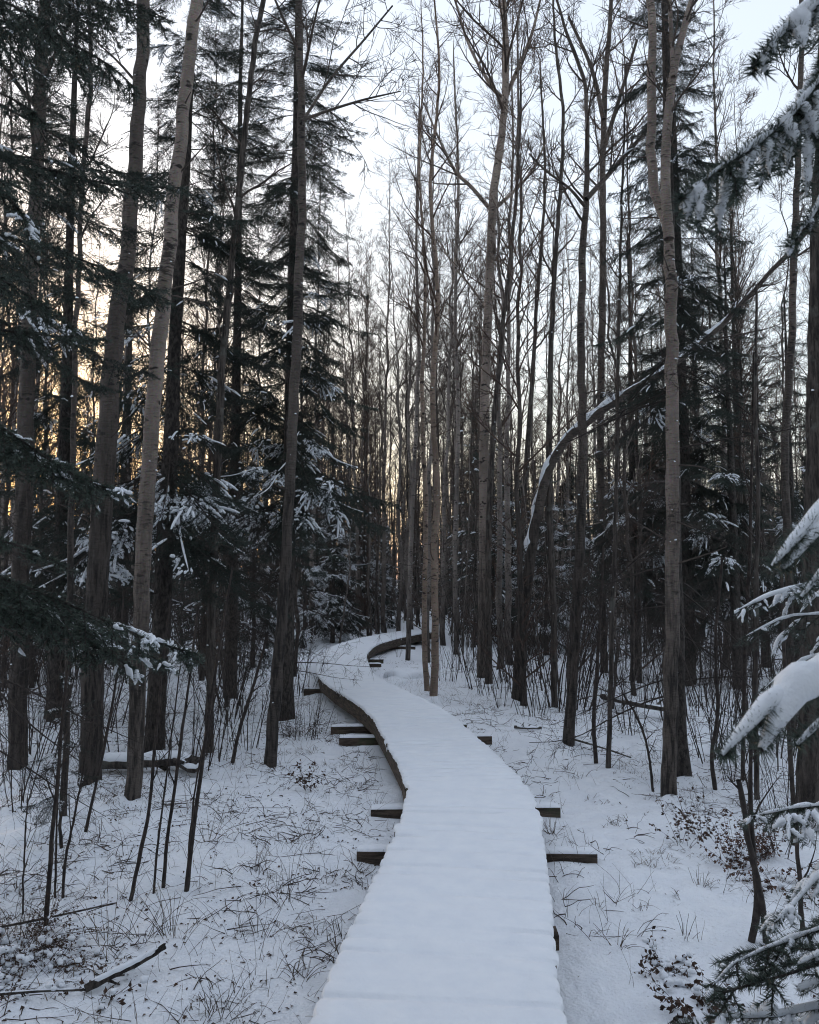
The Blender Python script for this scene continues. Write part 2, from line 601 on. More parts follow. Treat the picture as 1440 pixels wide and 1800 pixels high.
# bearers that stick out on both sides: (row on the photograph, reach left, reach right)
BEARERS = [(1499, 0.34, 0.42), (1422, 0.30, 0.36), (1297, 0.42, 0.5), (1277, 0.42, 0.42), (1212, 0.25, 0.1), (1168, 0.16, 0.32), (1160, 0.16, 0.3), (1137, 0.2, 0.42), (1640, 0.05, 0.06)]
for bi, (row, rl, rr) in enumerate(BEARERS):
    d = onz(CX, row, 0.05)[1]
    s = np.interp(d, LINE[:, 1], SEG)
    p, rd = on_line(np.array([s]))
    rd = unit(rd[0] * 0.35 + np.array([1.0, rng.normal(0, 0.02)]) * 0.65)
    a, b = p[0] - rd * (HALF + rl), p[0] + rd * (HALF + rr)
    vv, ff = box_along(a, b, 0.062, -0.06, 0.068)
    be = link('bearer', build('bearer', [(vv, ff, 0)], [M_WOOD], False), walk)
    for ea, eb in ((a, p[0] - rd * (HALF - 0.05)), (p[0] + rd * (HALF - 0.05), b)):   # rounded snow on its ends
        if np.linalg.norm(eb - ea) < 0.15:
            continue
        pts = np.array([[*(ea + (eb - ea) * t), 0.068] for t in np.linspace(0.01, 0.99, 9)])
        t = unit(eb - ea)
        nrm = np.array([t[1], -t[0]])
        prof = np.array([(-0.066, 0.0), (-0.062, 0.010), (-0.044, 0.020), (0, 0.024), (0.044, 0.020), (0.062, 0.010), (0.066, 0.0)])
        hgt = 0.9 + 0.25 * rng.random(9)
        hgt[[0, -1]] = 0.45
        sv = np.array([[*(q[:2] + nrm * u * (0.96 + 0.05 * rng.random())), q[2] + 0.002 + w * h] for q, h in zip(pts, hgt) for u, w in prof])
        m = len(prof)
        ii = np.arange(8 * m).reshape(8, m)[:, :-1].ravel()
        link('snow', build('snow', [(sv, np.stack([ii, ii + 1, ii + m + 1, ii + m], -1), 0)], [M_SNOW_TREE]), be)


# ------------------------------------------------------------------ bare trees
def crown_chunks(trunk, rad, g, start, n1, len1, ang1, n2, n3, up=0.05, twig_r=0.004, mat_i=0, mat_t=0, len_top=0.35, az_bias=None, wob=0.10):
    """limbs, branches and twigs on a trunk polyline"""
    P, R = trunk[None], rad[None]
    t = start + (1 - start) * (np.arange(n1) + g.random(n1) * 0.8) / n1
    t = np.clip(t, 0, 0.99)
    p, T, r = sample(P, R, np.zeros(n1, int), t)
    rel = (t - start) / max(1 - start, 1e-3)
    L1 = len1 * (1 - (1 - len_top) * rel) * g.uniform(0.55, 1.15, n1)
    D = side_dirs(T, g.normal(ang1, 0.17, n1).clip(0.3, 1.5), g)
    A = grow(p, D, L1, 8, wob, up, g)
    RA = taper(np.minimum(r * 0.5, 0.006 + L1 * 0.012), 8, 0.22)
    out = [(*tubes(A, RA, 5), mat_i)]
    idx = np.repeat(np.arange(n1), n2)
    tt = g.uniform(0.15, 1.0, len(idx))
    p, T, r = sample(A, RA, idx, tt)
    L2 = L1[idx] * g.uniform(0.18, 0.5, len(idx)) * (1.15 - 0.6 * tt)
    D = side_dirs(T, g.normal(0.7, 0.2, len(idx)), g)
    Bq = grow(p, D, L2, 6, wob * 1.15, up * 1.1, g)
    RB = taper(np.maximum(r * 0.6, twig_r), 6, 0.55)
    out.append((*tubes(Bq, RB, 3), mat_t))
    idx = np.repeat(np.arange(len(Bq)), n3)
    p, T, r = sample(Bq, RB, idx, g.uniform(0.2, 1.0, len(idx)))
    L3 = np.maximum(L2[idx] * g.uniform(0.3, 0.8, len(idx)), 0.12)
    D = side_dirs(T, g.normal(0.75, 0.22, len(idx)), g)
    Cq = grow(p, D, L3, 4, wob * 1.2, up, g)
    out.append((*tubes(Cq, taper(np.maximum(r * 0.7, twig_r * 0.8), 4, 0.6), 3), mat_t))
    return out


def trunk_chunk(P, R, g, k=14, mat_i=0, rough=0.05, flare=0.0):
    """a trunk with ridges, bulges and an uneven root flare"""
    if k >= 14 and len(P) > 20:
        q = spline(np.column_stack([P, R]), 110)
        P, R, k = q[:, :3], q[:, 3], 26
    n = len(P)
    th = np.arange(k) * 2 * pi / k
    c, sn = np.cos(th)[None, :], np.sin(th)[None, :]
    z = (P[:, 2] - P[0, 2])[:, None]
    o = g.uniform(0, 200)
    nz = 1 + rough * (1.1 * vnoise(c * 1.3 + o + z * 0.9, sn * 1.3 + z * 0.7) + 1.3 * vnoise(c * 4.2 + o, sn * 4.2 + z * 1.1) + 0.6 * g.standard_normal((n, k)) * (k > 20))
    if flare:
        nz = nz + flare * np.exp(-z / 0.2) * (0.7 + 1.1 * vnoise(c * 1.7 + o, sn * 1.7 + 5.0))
    return (*tubes(P[None], R[None], k, nz[None], cap=True), mat_i)


def snow_blob(pos, r, g):
    """a small lump of lodged snow, flat below"""
    n, k = 5, 7
    th = np.linspace(0.05, pi * 0.62, n)
    a = np.arange(k) * 2 * pi / k
    V = np.stack([np.outer(np.sin(th), np.cos(a)), np.outer(np.sin(th), np.sin(a)), np.outer(np.cos(th), np.ones(k)) * 0.75], -1)
    V = V * (1 + g.normal(0, 0.14, (n, k, 1))) * r + pos
    i = (np.arange(n - 1) * k)[:, None]
    j = np.arange(k)[None]
    F = np.stack([i + j, i + k + j, i + k + (j + 1) % k, i + (j + 1) % k], -1).reshape(-1, 4)
    return V.reshape(-1, 3), F, 0


def px_path(pts, d, dd=0.0):
    """[(px, py, width px)] at d metres -> points and radii; dd drifts the far end in depth"""
    n = len(pts)
    P, R = [], []
    for q, (x, y, w) in enumerate(pts):
        de = d + dd * q / max(n - 1, 1)
        P.append(at(x, y, de))
        R.append(w * de / FPX / 2)
    return np.array(P), np.array(R)


def hero_tree(name, label, cat, pts, bark, g, start=0.55, n1=18, len1=1.6, ang1=0.75, n2=7, n3=5, extra_top=4.0, limbs=(), stubs=10, dd=0.0, rough=0.05, twig=None, up=0.05, twig_r=0.0035, snow_n=8, snow_strip=None, group=None, d=None, k=14):
    base = onz(pts[0][0], pts[0][1], 0.0)
    d = base[1] if d is None else d
    P, R = px_path(pts, d, dd)
    R = R * 0.8
    if extra_top:
        v = unit(P[-1] - P[-2])
        v = unit(v + np.array([g.normal(0, 0.05), g.normal(0, 0.05), 0.3]))
        P = np.concatenate([P, [P[-1] + v * extra_top * 0.5, P[-1] + v * extra_top + np.array([g.normal(0, .2), g.normal(0, .2), 0])]])
        R = np.concatenate([R, [R[-1] * 0.62, R[-1] * 0.16]])
    P[0, 2] = -0.22
    n = int(np.clip(len(P) * 6, 24, 60))
    q = spline(np.column_stack([P, R]), n)
    C, Rr = q[:, :3], q[:, 3]
    C = C + np.column_stack([g.normal(0, 0.006, n), g.normal(0, 0.006, n), np.zeros(n)])
    loc = np.array([base[0], d, 0.0])
    root = thing(name, label, cat, loc, group=group)
    link('trunk', build('trunk', [trunk_chunk(C - loc, Rr, g, k, rough=rough, flare=0.42)], [bark]), root)
    ch, twig = [], twig or M_TWIG
    ch += crown_chunks(C - loc, Rr, g, start, n1, len1, ang1, n2, n3, up, twig_r, 0, 0)
    for lp in limbs:                                  # limbs read from the photograph
        LP, LR = px_path(lp[0], lp[1], lp[2])
        LQ = spline(np.column_stack([LP, LR]), 18)
        lc, lr = LQ[:, :3] - loc, LQ[:, 3]
        ch.append((*tubes(lc[None], lr[None], 9), 1))
        ch += crown_chunks(lc, lr, g, 0.25, 9, len1 * 0.7, 0.7, 5, 4, up, twig_r, 0, 0)
    if stubs:
        t = g.uniform(0.06, min(start + 0.15, 0.7), stubs)
        p, T, r = sample((C - loc)[None], Rr[None], np.zeros(stubs, int), t)
        D = side_dirs(T, g.normal(1.2, 0.2, stubs), g)
        S = grow(p, D, g.uniform(0.08, 0.5, stubs) + r, 5, 0.12, 0.02, g)
        ch.append((*tubes(S, taper(np.minimum(r * 0.2, 0.011), 5, 0.4), 5), 0))
    link('crown', build('crown', ch, [twig, bark]), root)
    sn = []
    for _ in range(snow_n):
        t = np.array([g.uniform(0.04, 0.75)])
        p, T, r = sample((C - loc)[None], Rr[None], np.zeros(1, int), t)
        a = g.uniform(pi, 2 * pi)
        sn.append(snow_blob(p[0] + np.array([math.cos(a), math.sin(a), 0]) * r[0] * 0.96, g.uniform(0.005, 0.016), g))
    if snow_strip:                                    # snow lying along the upper side of a leaning trunk
        s0, s1, fat = snow_strip
        m = 60
        t = np.linspace(s0, s1, m)
        p, T, r = sample((C - loc)[None], Rr[None], np.zeros(m, int), t)
        upv = unit(np.array([[0, 0, 1.0]]) - T * T[:, 2:3])
        env = np.clip(np.minimum(np.arange(m), m - 1 - np.arange(m)) / 5, 0.05, 1) * np.clip(0.85 + 0.55 * vnoise(t * 31, t * 0 + 3.3) + g.normal(0, 0.1, m), 0.35, 1.3)
        sn.append((*tubes((p + upv * r[:, None] * 0.7)[None], (r * fat * env)[None], 8), 0))
    if sn:
        link('snow', build('snow', sn, [M_SNOW_TREE]), root)['kind'] = 'stuff'
    return root


G = np.random.default_rng
# --- trunks that can be told apart, near to far
hero_tree('aspen', 'tall grey trunk rising at the edge of the snow, outermost of the left group', 'tree',
          [(32, 1357, 38), (35, 1100, 36), (43, 800, 33), (52, 550, 31), (66, 280, 28), (76, 40, 26)], M_ASPEN_GREY, G(21), start=0.5, n1=16, len1=1.8, extra_top=5, stubs=14, rough=0.06)
hero_tree('aspen', 'thick dark trunk with furrowed foot and paler top beside the smooth tan trunk', 'tree',
          [(158, 1375, 46), (170, 1050, 44), (186, 800, 42), (200, 600, 38), (226, 420, 32), (244, 180, 28), (252, 0, 26)], M_ASPEN_GREY, G(22), start=0.55, n1=14, len1=1.7, extra_top=5, stubs=14, rough=0.08)
hero_tree('aspen', 'smooth tan trunk leaning toward the boardwalk, palest of the left group', 'tree',
          [(233, 1408, 34), (243, 1200, 34), (254, 950, 34), (270, 720, 33), (288, 520, 31), (315, 260, 29), (338, 70, 27), (346, 0, 26)], M_ASPEN, G(23), start=0.62, n1=12, len1=1.6, extra_top=5, stubs=12)
hero_tree('aspen', 'slim dark trunk standing alone left of the first bend of the boardwalk', 'tree',
          [(472, 1350, 25), (490, 1150, 25), (507, 900, 23), (519, 650, 21), (529, 420, 19), (530, 200, 17), (526, 0, 15)], M_ASPEN_GREY, G(24), start=0.60, n1=12, len1=1.6, extra_top=4, stubs=12,
          limbs=[([(529, 212, 7), (575, 195, 5), (640, 175, 4), (705, 160, 2)], 8.83, -0.3), ([(529, 218, 6), (580, 140, 5), (640, 70, 4), (690, 10, 3)], 8.83, 0.4)])
hero_tree('aspen', 'slender trunk slightly bent, between the tan trunk and the slim dark trunk', 'tree',
          [(367, 1322, 19), (371, 1100, 18), (379, 900, 17), (388, 700, 16), (402, 520, 15), (424, 300, 13), (445, 100, 12), (462, 0, 11)], M_SCALY, G(25), start=0.5, n1=12, len1=1.3, extra_top=3, stubs=16)
hero_tree('aspen', 'thin straight brown pole between the two thick trunks on the left', 'tree',
          [(112, 1432, 14), (118, 1200, 14), (127, 900, 13), (131, 650, 12), (145, 330, 11), (160, 60, 9)], M_ASPEN_GREY, G(26), start=0.5, n1=12, len1=1.1, extra_top=2, stubs=8, k=10)
hero_tree('birch', 'slim pinkish birch right beside the boardwalk bend, with a snow mound at its foot', 'tree',
          [(762, 1228, 17), (766, 1100, 15), (764, 960, 15), (769, 860, 14), (761, 700, 12), (770, 520, 10), (757, 330, 8), (772, 140, 6), (764, 0, 4)], M_BIRCH, G(27), start=0.42, n1=24, len1=1.7, extra_top=2, stubs=26, ang1=0.55, twig=M_TWIG_RED, snow_n=10, k=10)
hero_tree('birch', 'thinner pinkish birch stem growing close behind the slim birch at the bend', 'tree',
          [(752, 1216, 12), (746, 1100, 11), (749, 900, 10), (742, 700, 9), (748, 500, 7), (738, 300, 5), (744, 120, 4)], M_BIRCH, G(28), start=0.45, n1=22, len1=1.6, extra_top=2, stubs=20, ang1=0.5, twig=M_TWIG_RED, k=10)
hero_tree('aspen', 'thin grey trunk in front of the far end of the boardwalk', 'tree',
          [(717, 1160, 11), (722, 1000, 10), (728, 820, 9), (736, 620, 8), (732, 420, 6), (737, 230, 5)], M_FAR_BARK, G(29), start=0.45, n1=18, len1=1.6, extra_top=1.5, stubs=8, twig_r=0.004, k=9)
hero_tree('aspen', 'tall grey aspen with wide forked crown against the open sky', 'tree',
          [(848, 1192, 24), (850, 1000, 22), (851, 800, 21), (855, 620, 20), (862, 480, 20), (866, 360, 18), (884, 220, 16), (890, 100, 13), (886, 0, 11)], M_ASPEN, G(30), start=0.70, n1=14, len1=2.6, extra_top=2.5, stubs=14, twig_r=0.0045,
          limbs=[([(865, 372, 8), (830, 330, 7), (800, 300, 6), (770, 240, 4), (745, 180, 3)], 17.0, -0.5), ([(868, 368, 8), (905, 335, 6), (935, 300, 5), (960, 250, 3)], 17.0, 0.5),
                 ([(884, 175, 9), (860, 145, 7), (825, 80, 5), (800, 0, 4)], 17.0, 0.4), ([(886, 178, 9), (915, 110, 7), (935, 60, 6), (950, 0, 4)], 17.0, -0.4),
                 ([(858, 545, 5), (825, 500, 4), (800, 470, 3), (770, 420, 2)], 17.0, 0.3)])
hero_tree('aspen', 'dark thinner trunk pressed against the wide forked aspen', 'tree',
          [(860, 1203, 15), (858, 1050, 14), (862, 860, 13), (872, 700, 11), (885, 560, 10), (905, 380, 8), (915, 200, 6)], M_SCALY, G(31), start=0.5, n1=16, len1=1.6, extra_top=2, stubs=10, twig_r=0.004, k=9)
hero_tree('bent_birch', 'bent dark trunk arching over to the right with snow along its back', 'tree',
          [(908, 1232, 27), (919, 1100, 25), (932, 990, 23), (946, 900, 21), (966, 825, 19), (994, 776, 18), (1040, 735, 18), (1095, 697, 17), (1160, 658, 16), (1220, 612, 15), (1280, 560, 12), (1335, 500, 10), (1395, 435, 9), (1440, 385, 7)], M_ASPEN_GREY, G(32),
          start=0.72, n1=16, len1=1.3, extra_top=0, stubs=10, dd=-1.6, snow_n=6, snow_strip=(0.23, 0.88, 1.0))
hero_tree('aspen', 'forked grey trunk with twin foot right of the bent trunk', 'tree',
          [(997, 1310, 23), (1008, 1150, 22), (1020, 950, 20), (1024, 760, 19), (1021, 580, 17), (1025, 430, 15), (1031, 345, 13), (1030, 165, 9), (1008, 90, 8), (985, 20, 6)], M_ASPEN_GREY, G(33), start=0.6, n1=14, len1=1.3, extra_top=1.5, stubs=16,
          limbs=[([(1031, 350, 10), (1060, 318, 9), (1100, 272, 8), (1150, 215, 5)], 9.9, 0.3), ([(1028, 362, 7), (1000, 330, 5), (960, 300, 4), (930, 270, 3)], 9.9, -0.3), ([(1002, 1290, 13), (1012, 1150, 13), (1018, 1000, 10)], 9.75, 0.15)])
hero_tree('aspen', 'pencil thin pole between the forked trunk and the large double topped trunk', 'tree',
          [(1068, 1342, 10), (1076, 1100, 10), (1083, 880, 9), (1085, 700, 8), (1092, 420, 6), (1100, 150, 4)], M_SCALY, G(34), start=0.5, n1=10, len1=0.8, extra_top=0.5, stubs=6, k=8)
hero_tree('aspen', 'large brown trunk with double top right of the boardwalk', 'tree',
          [(1174, 1396, 30), (1180, 1200, 30), (1182, 1000, 30), (1183, 800, 29), (1181, 620, 27), (1178, 480, 25), (1172, 400, 21), (1150, 335, 21), (1144, 240, 20), (1145, 120, 19), (1143, 0, 18)], M_ASPEN, G(35), start=0.72, n1=10, len1=1.4, extra_top=4, stubs=18, snow_n=16,
          limbs=[([(1176, 420, 20), (1170, 330, 18), (1172, 240, 17), (1182, 140, 15), (1196, 75, 13), (1216, 0, 11), (1235, -80, 9)], 7.78, 0.3), ([(1184, 135, 9), (1180, 60, 8), (1176, -40, 7)], 7.88, 0.3)])
hero_tree('aspen', 'grey trunk with crooked middle behind the hanging snowy boughs', 'tree',
          [(1392, 1300, 17), (1388, 1050, 17), (1383, 900, 17), (1380, 790, 17), (1390, 640, 16), (1395, 470, 15), (1403, 280, 13), (1410, 60, 11)], M_ASPEN_GREY, G(36), start=0.5, n1=14, len1=1.5, extra_top=3, stubs=8)
hero_tree('maple', 'broad trunk with deep furrows cut by the right edge of the photo', 'tree',
          [(1424, 1425, 56), (1428, 1250, 52), (1432, 1050, 48), (1436, 800, 42), (1440, 500, 38), (1446, 200, 34)], M_SCALY, G(37), start=0.62, n1=10, len1=2.0, extra_top=5, stubs=6, rough=0.1, k=20)
hero_tree('aspen', 'dark leaning trunk just right of the bent trunk, half hidden by small spruces', 'tree',
          [(975, 1238, 14), (972, 1050, 14), (966, 850, 13), (968, 640, 12), (978, 430, 10), (990, 220, 8), (975, 60, 6)], M_SCALY, G(38), start=0.5, n1=18, len1=1.5, extra_top=2, stubs=10, twig_r=0.004, k=10)
hero_tree('aspen', 'straight grey pole behind the pink birches, topped by a fine twig fan', 'tree',
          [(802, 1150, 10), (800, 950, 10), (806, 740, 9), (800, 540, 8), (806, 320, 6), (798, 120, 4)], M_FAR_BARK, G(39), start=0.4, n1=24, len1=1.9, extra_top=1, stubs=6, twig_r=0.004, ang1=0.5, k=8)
hero_tree('aspen', 'slightly swaying dark pole left of the bent trunk, with burnt looking middle', 'tree',
          [(905, 1150, 11), (915, 980, 11), (925, 820, 12), (935, 680, 10), (945, 520, 8), (958, 320, 6), (950, 130, 4)], M_SCALY, G(40), start=0.45, n1=20, len1=1.9, extra_top=1, stubs=6, twig_r=0.004, k=8)
hero_tree('aspen', 'tall dark trunk dividing high above the forked trunk', 'tree',
          [(1062, 1180, 16), (1058, 950, 16), (1056, 700, 16), (1060, 480, 15), (1060, 300, 14), (1064, 150, 12), (1075, 0, 9)], M_ASPEN_GREY, G(41), start=0.62, n1=16, len1=2.2, extra_top=2, stubs=8, twig_r=0.0045, k=10,
          limbs=[([(1061, 210, 9), (1040, 120, 7), (1000, 30, 5)], 17.4, 0.3), ([(1062, 260, 9), (1090, 170, 7), (1120, 70, 5)], 17.4, -0.4)])


# ------------------------------------------------------------------ spruce boughs
def needles(P, g, per_m, ln, w, up_bias=0.25, fwd=0.75):
    """single-face needles round shoots P (B,n,3)"""
    L = np.linalg.norm(np.diff(P, axis=1), axis=2).sum(1)
    cnt = np.maximum((L * per_m).astype(int), 2)
    idx = np.repeat(np.arange(len(P)), cnt)
    t = g.random(len(idx))
    p, T, _ = sample(P, np.zeros(P.shape[:2]), idx, t)
    ref = np.array([[0, 0, 1.0]])
    S = unit(np.cross(T, ref) + 1e-4)
    U = np.cross(S, T)
    a = g.uniform(0, 2 * pi, len(idx))
    rad = S * np.cos(a)[:, None] + U * (np.sin(a) + up_bias)[:, None]
    D = unit(T * fwd + rad)
    l = ln * g.uniform(0.7, 1.15, len(idx))[:, None]
    W = unit(np.cross(D, g.standard_normal((len(idx), 3)))) * w
    V = np.stack([p - W, p + W, p + D * l], 1).reshape(-1, 3)
    return V, np.arange(len(V)).reshape(-1, 3)


def snow_on(P, g, prob, r, t0=0.1, patch=3.0, k=6, m=6, lift=0.9):
    """soft strips of snow lying on shoots"""
    B = len(P)
    c = P.mean(1)
    keep = (0.5 + 0.5 * vnoise(c[:, 0] * patch + 7, c[:, 1] * patch + c[:, 2]) + g.normal(0, 0.12, B)) < prob
    P = P[keep]
    if not len(P):
        return None
    tt = np.linspace(t0 if m > 7 else 0.45, 1.0 if m > 7 else 0.98, m)
    Q = np.stack([sample(P, np.zeros(P.shape[:2]), np.arange(len(P)), np.full(len(P), t))[0] for t in tt], 1)
    u_ = np.linspace(0, 1, m)
    ln_ = np.linalg.norm(P[:, -1] - P[:, 0], axis=1)[:, None]
    env = np.sin(np.linspace(0.2, pi - 0.3, m)) ** 0.6 if m < 8 else np.minimum(1, 0.12 + u_ * 5) * (1 - 0.4 * u_) * np.minimum(1, 0.1 + (1 - u_) * 5) ** 0.7
    lump = g.uniform(0.8, 1.2, (len(P), m)) if m < 8 else np.clip(1 + (0.75 if r < 0.012 else 0.4) * vnoise(np.arange(m)[None] * (0.8 if r < 0.012 else 0.45) + g.uniform(0, 90, (len(P), 1)), np.zeros((len(P), m)) + 0.5), 0.2, 1.6)
    R = 1.25 * np.minimum(r, ln_ * 0.16) * g.uniform(0.65, 1.2, (len(P), 1)) * env[None] * lump
    Q[:, :, 2] += R * lift
    return tubes(Q, R, k)


def make_bough(path, g, lat=0.35, spacing=0.045, ang=0.95, droop=0.06, sub=True, per_m=170, nl=0.016, nw=0.0013, snow=0.4, snow_r=0.014, r0=0.011, bare=0.15, hang=0.0, main_snow=True, sub_n=6, snow_m=6, snow_lift=0.9, snow_k=6, main_fat=1.15, lat_snow=1.0, fwd=0.75):
    """one flat spruce or fir bough along path: wood + needles (slot 0, 1), snow returned apart"""
    P = spline(path, 22)
    L = np.linalg.norm(np.diff(P, axis=0), axis=1).sum()
    Rm = np.linspace(r0, 0.0025, 22)
    wood = [(*tubes(P[None], Rm[None], 5), 0)]
    m = max(int(L / spacing), 4)
    t = np.linspace(bare, 0.97, m) + g.normal(0, 0.02, m)
    t = np.clip(np.repeat(t, 2) + np.tile([0, 0.012], m), 0.02, 0.985)
    s = np.tile([-1.0, 1.0], m)
    p, T, r = sample(P[None], Rm[None], np.zeros(len(t), int), t)
    S = unit(np.cross(T, np.array([[0, 0, 1.0]])))
    prof = np.minimum(1, (t - bare) * 4 + 0.45) * (1 - t) ** 0.75 + 0.16
    L1 = lat * prof * g.uniform(0.35, 1.25, len(t))
    a = g.normal(ang, 0.24, len(t))
    D = T * np.cos(a)[:, None] + S * (s * np.sin(a))[:, None] + np.array([[0, 0, 1.0]]) * (g.normal(0.0, 0.20, len(t)) - hang)[:, None]
    A = grow(p, D, L1, 6, 0.09, -droop, g)
    RA = taper(np.full(len(A), 0.0035), 6, 0.5)
    wood.append((*tubes(A, RA, 3), 0))
    shoots = [A]
    if sub:
        idx = np.repeat(np.arange(len(A)), sub_n)
        tt = np.tile(np.linspace(0.18, 0.88, sub_n), len(A)) + g.normal(0, 0.03, len(idx))
        ss = np.tile(np.where(np.arange(sub_n) % 2, 1.0, -1.0), len(A))
        p, T, _ = sample(A, RA, idx, np.clip(tt, 0, 0.98))
        S = unit(np.cross(T, np.array([[0, 0, 1.0]])))
        L2 = L1[idx] * 0.45 * (1.1 - tt) * g.uniform(0.5, 1.2, len(idx)) + 0.02
        D = T * 0.6 + S * (ss * 0.75)[:, None] + np.array([[0, 0, 1.0]]) * g.normal(0, 0.12, len(idx))[:, None]
        Bq = grow(p, D, L2, 4, 0.09, -droop * 0.7, g)
        keep = L2 > 0.03
        Bq = Bq[keep]
        wood.append((*tubes(Bq, taper(np.full(len(Bq), 0.002), 4, 0.6), 3), 0))
        shoots.append(Bq)
    out = list(wood)
    tip = spline(P[int(22 * 0.3):], 10)[None]
    for Sx in shoots + [tip]:
        out.append((*needles(Sx, g, per_m, nl, nw, fwd=fwd), 1))
    sn = []
    for Sx in shoots:
        q = snow_on(Sx, g, snow, snow_r * lat_snow, m=snow_m, lift=snow_lift, k=snow_k)
        if q is not None:
            sn.append((*q, 2))
    if main_snow and snow > 0:
        q = snow_on(spline(P[int(22 * 0.25):], 10)[None], g, 2.0, snow_r * main_fat, m=max(snow_m, 8) if snow_m == 6 else 26, lift=snow_lift, k=snow_k)
        sn.append((*q, 2))
    return out, sn


def bough_path(L, droop, tipup, g, bend=0.08):
    x = np.linspace(0, 1, 7)
    z = -droop * x ** 1.4 + tipup * np.clip(x - 0.65, 0, 1) ** 1.5
    return np.column_stack([x * L, g.normal(0, bend) * x ** 2, z * L])


BOUGHS = {'plain': [], 'dusted': [], 'heavy': []}
for q in range(3):
    for key, snow, sr in (('plain', 0.0, 0.01), ('dusted', 0.32, 0.0115), ('heavy', 0.55, 0.013)):
        g = G(100 + q * 7 + len(key))
        w, s = make_bough(bough_path(1.5, (0.22, 0.32, 0.15)[q], (0.5, 0.7, 0.35)[q], g), g, lat=(0.5, 0.42, 0.58)[q], snow=snow, snow_r=sr, main_snow=(key == 'heavy'), per_m=200, nl=0.023, nw=0.0030, spacing=0.055, sub_n=5, hang=0.15, droop=0.09)
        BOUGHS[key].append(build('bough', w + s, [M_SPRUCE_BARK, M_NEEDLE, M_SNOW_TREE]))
FINE = []
for q in range(3):
    g = G(140 + q)
    w, s = make_bough(bough_path(1.5, (0.3, 0.2, 0.38)[q], (0.4, 0.5, 0.5)[q], g), g, lat=0.46, snow=0.22, snow_r=0.012, main_snow=False, per_m=330, nl=0.019, nw=0.0011, hang=0.25)
    FINE.append(build('bough', w + s, [M_SPRUCE_BARK, M_NEEDLE, M_SNOW_TREE]))
DEAD = []
for q in range(4):
    g = G(160 + q)
    P = bough_path(1.5, (0.25, 0.1, 0.4, 0.3)[q], (0.3, 0.2, 0.7, 0.2)[q], g, 0.15)
    C = spline(P, 16)
    R = np.linspace(0.010, 0.0025, 16)
    ch = [(*tubes(C[None], R[None], 5), 0)]
    ch += crown_chunks(C, R, g, 0.12, 14, 0.55, 0.95, 4, 2, -0.02, 0.0022)
    DEAD.append(build('dead_branch', ch, [M_DARK_STEM]))


def spruce(name, label, loc, height, r, g, z0, reach, top_reach=0.25, step=0.33, per=4, mix=(0.4, 0.4, 0.2), lean=(0, 0), dead=(0, 0, 0), pitch=(0.32, -0.25), zmax=None, group=None, gap=0.0, bark=None, az=None):
    """tree > trunk, bough..., dead_branch...; boughs share a few meshes"""
    root = thing(name, label, 'spruce', loc, group=group)
    n = 26
    z = np.linspace(-0.2, height, n)
    C = np.column_stack([lean[0] * np.clip(z, 0, None) / height + 0.012 * np.cumsum(g.normal(0, 0.5, n)), lean[1] * np.clip(z, 0, None) / height + 0.012 * np.cumsum(g.normal(0, 0.5, n)), z])
    R = r * (1 - 0.93 * np.linspace(0, 1, n))
    link('trunk', build('trunk', [trunk_chunk(C, R, g, 12, rough=0.06, flare=0.3)], [bark or M_SPRUCE_BARK]), root)
    zz, keys = z0, list(BOUGHS)
    zmax = zmax or height - 0.15
    while zz < zmax:
        f = (zz - z0) / max(height - z0, 0.1)
        for b in range(per):
            if g.random() < gap:
                continue
            h = zz + g.uniform(-0.5, 0.5) * step
            p = np.array([np.interp(h, z, C[:, i]) for i in range(3)])
            ln = (reach * (1 - f) + top_reach * f) * g.uniform(0.7, 1.15)
            key = keys[g.choice(3, p=mix if h < 4.4 else (0.93, 0.07, 0.0))]
            az_b = g.uniform(0, 2 * pi) if az is None else g.uniform(*az)
            link('bough', BOUGHS[key][g.integers(3)], root, p, (g.normal(0, 0.12), pitch[0] * (1 - f) + pitch[1] * f + g.normal(0, 0.17), az_b), ln / 1.5)
        zz += step * (1 - 0.35 * f)
    d0, d1, dn = dead
    for b in range(dn):
        h = g.uniform(d0, d1)
        p = np.array([np.interp(h, z, C[:, i]) for i in range(3)])
        link('dead_branch', DEAD[g.integers(4)], root, p, (g.uniform(-0.5, 0.5), g.normal(0.12, 0.2), g.uniform(0, 2 * pi)), g.uniform(0.5, 1.15))
    return root


def gnd(px, py):
    p = onz(px, py, 0.0)
    return (p[0], p[1], 0.0)


spruce('spruce', 'dark spruce trunk with snowy low boughs, right behind the smooth tan trunk', gnd(272, 1318), 13.5, 0.125, G(51), 2.6, 1.75, 0.3, 0.36, 4, (0.5, 0.32, 0.18), (0.35, 0.2), (0.8, 4.2, 26), (0.42, -0.2), 11.5)
spruce('spruce', 'tall dark spruce with shelves of boughs just behind the slim dark trunk', gnd(500, 1262), 15.5, 0.13, G(52), 3.2, 1.7, 0.25, 0.33, 5, (0.55, 0.3, 0.15), (0.1, 0.2), (0.7, 3.4, 22), (0.40, -0.15), 13.5)
spruce('spruce', 'spruce deeper in the left stand with a gap toothed crown', gnd(405, 1225), 14.5, 0.12, G(53), 3.4, 1.8, 0.3, 0.36, 4, (0.55, 0.3, 0.15), (0, 0), (0.8, 3.4, 16), (0.36, -0.2), 13)
spruce('spruce', 'dark spruce behind the two thick trunks near the left edge', gnd(95, 1268), 13.0, 0.12, G(54), 2.4, 1.9, 0.3, 0.42, 4, (0.7, 0.2, 0.1), (0, 0), (0.6, 2.6, 16), (0.36, -0.2), 11.5)
spruce('spruce', 'slim dark spruce trunk hard behind the large double topped trunk', gnd(1198, 1362), 14.0, 0.085, G(55), 4.2, 0.95, 0.3, 0.30, 4, (0.9, 0.1, 0.0), (0.1, 0.1), (0.8, 4.6, 34), (0.45, 0.0), 11.0)
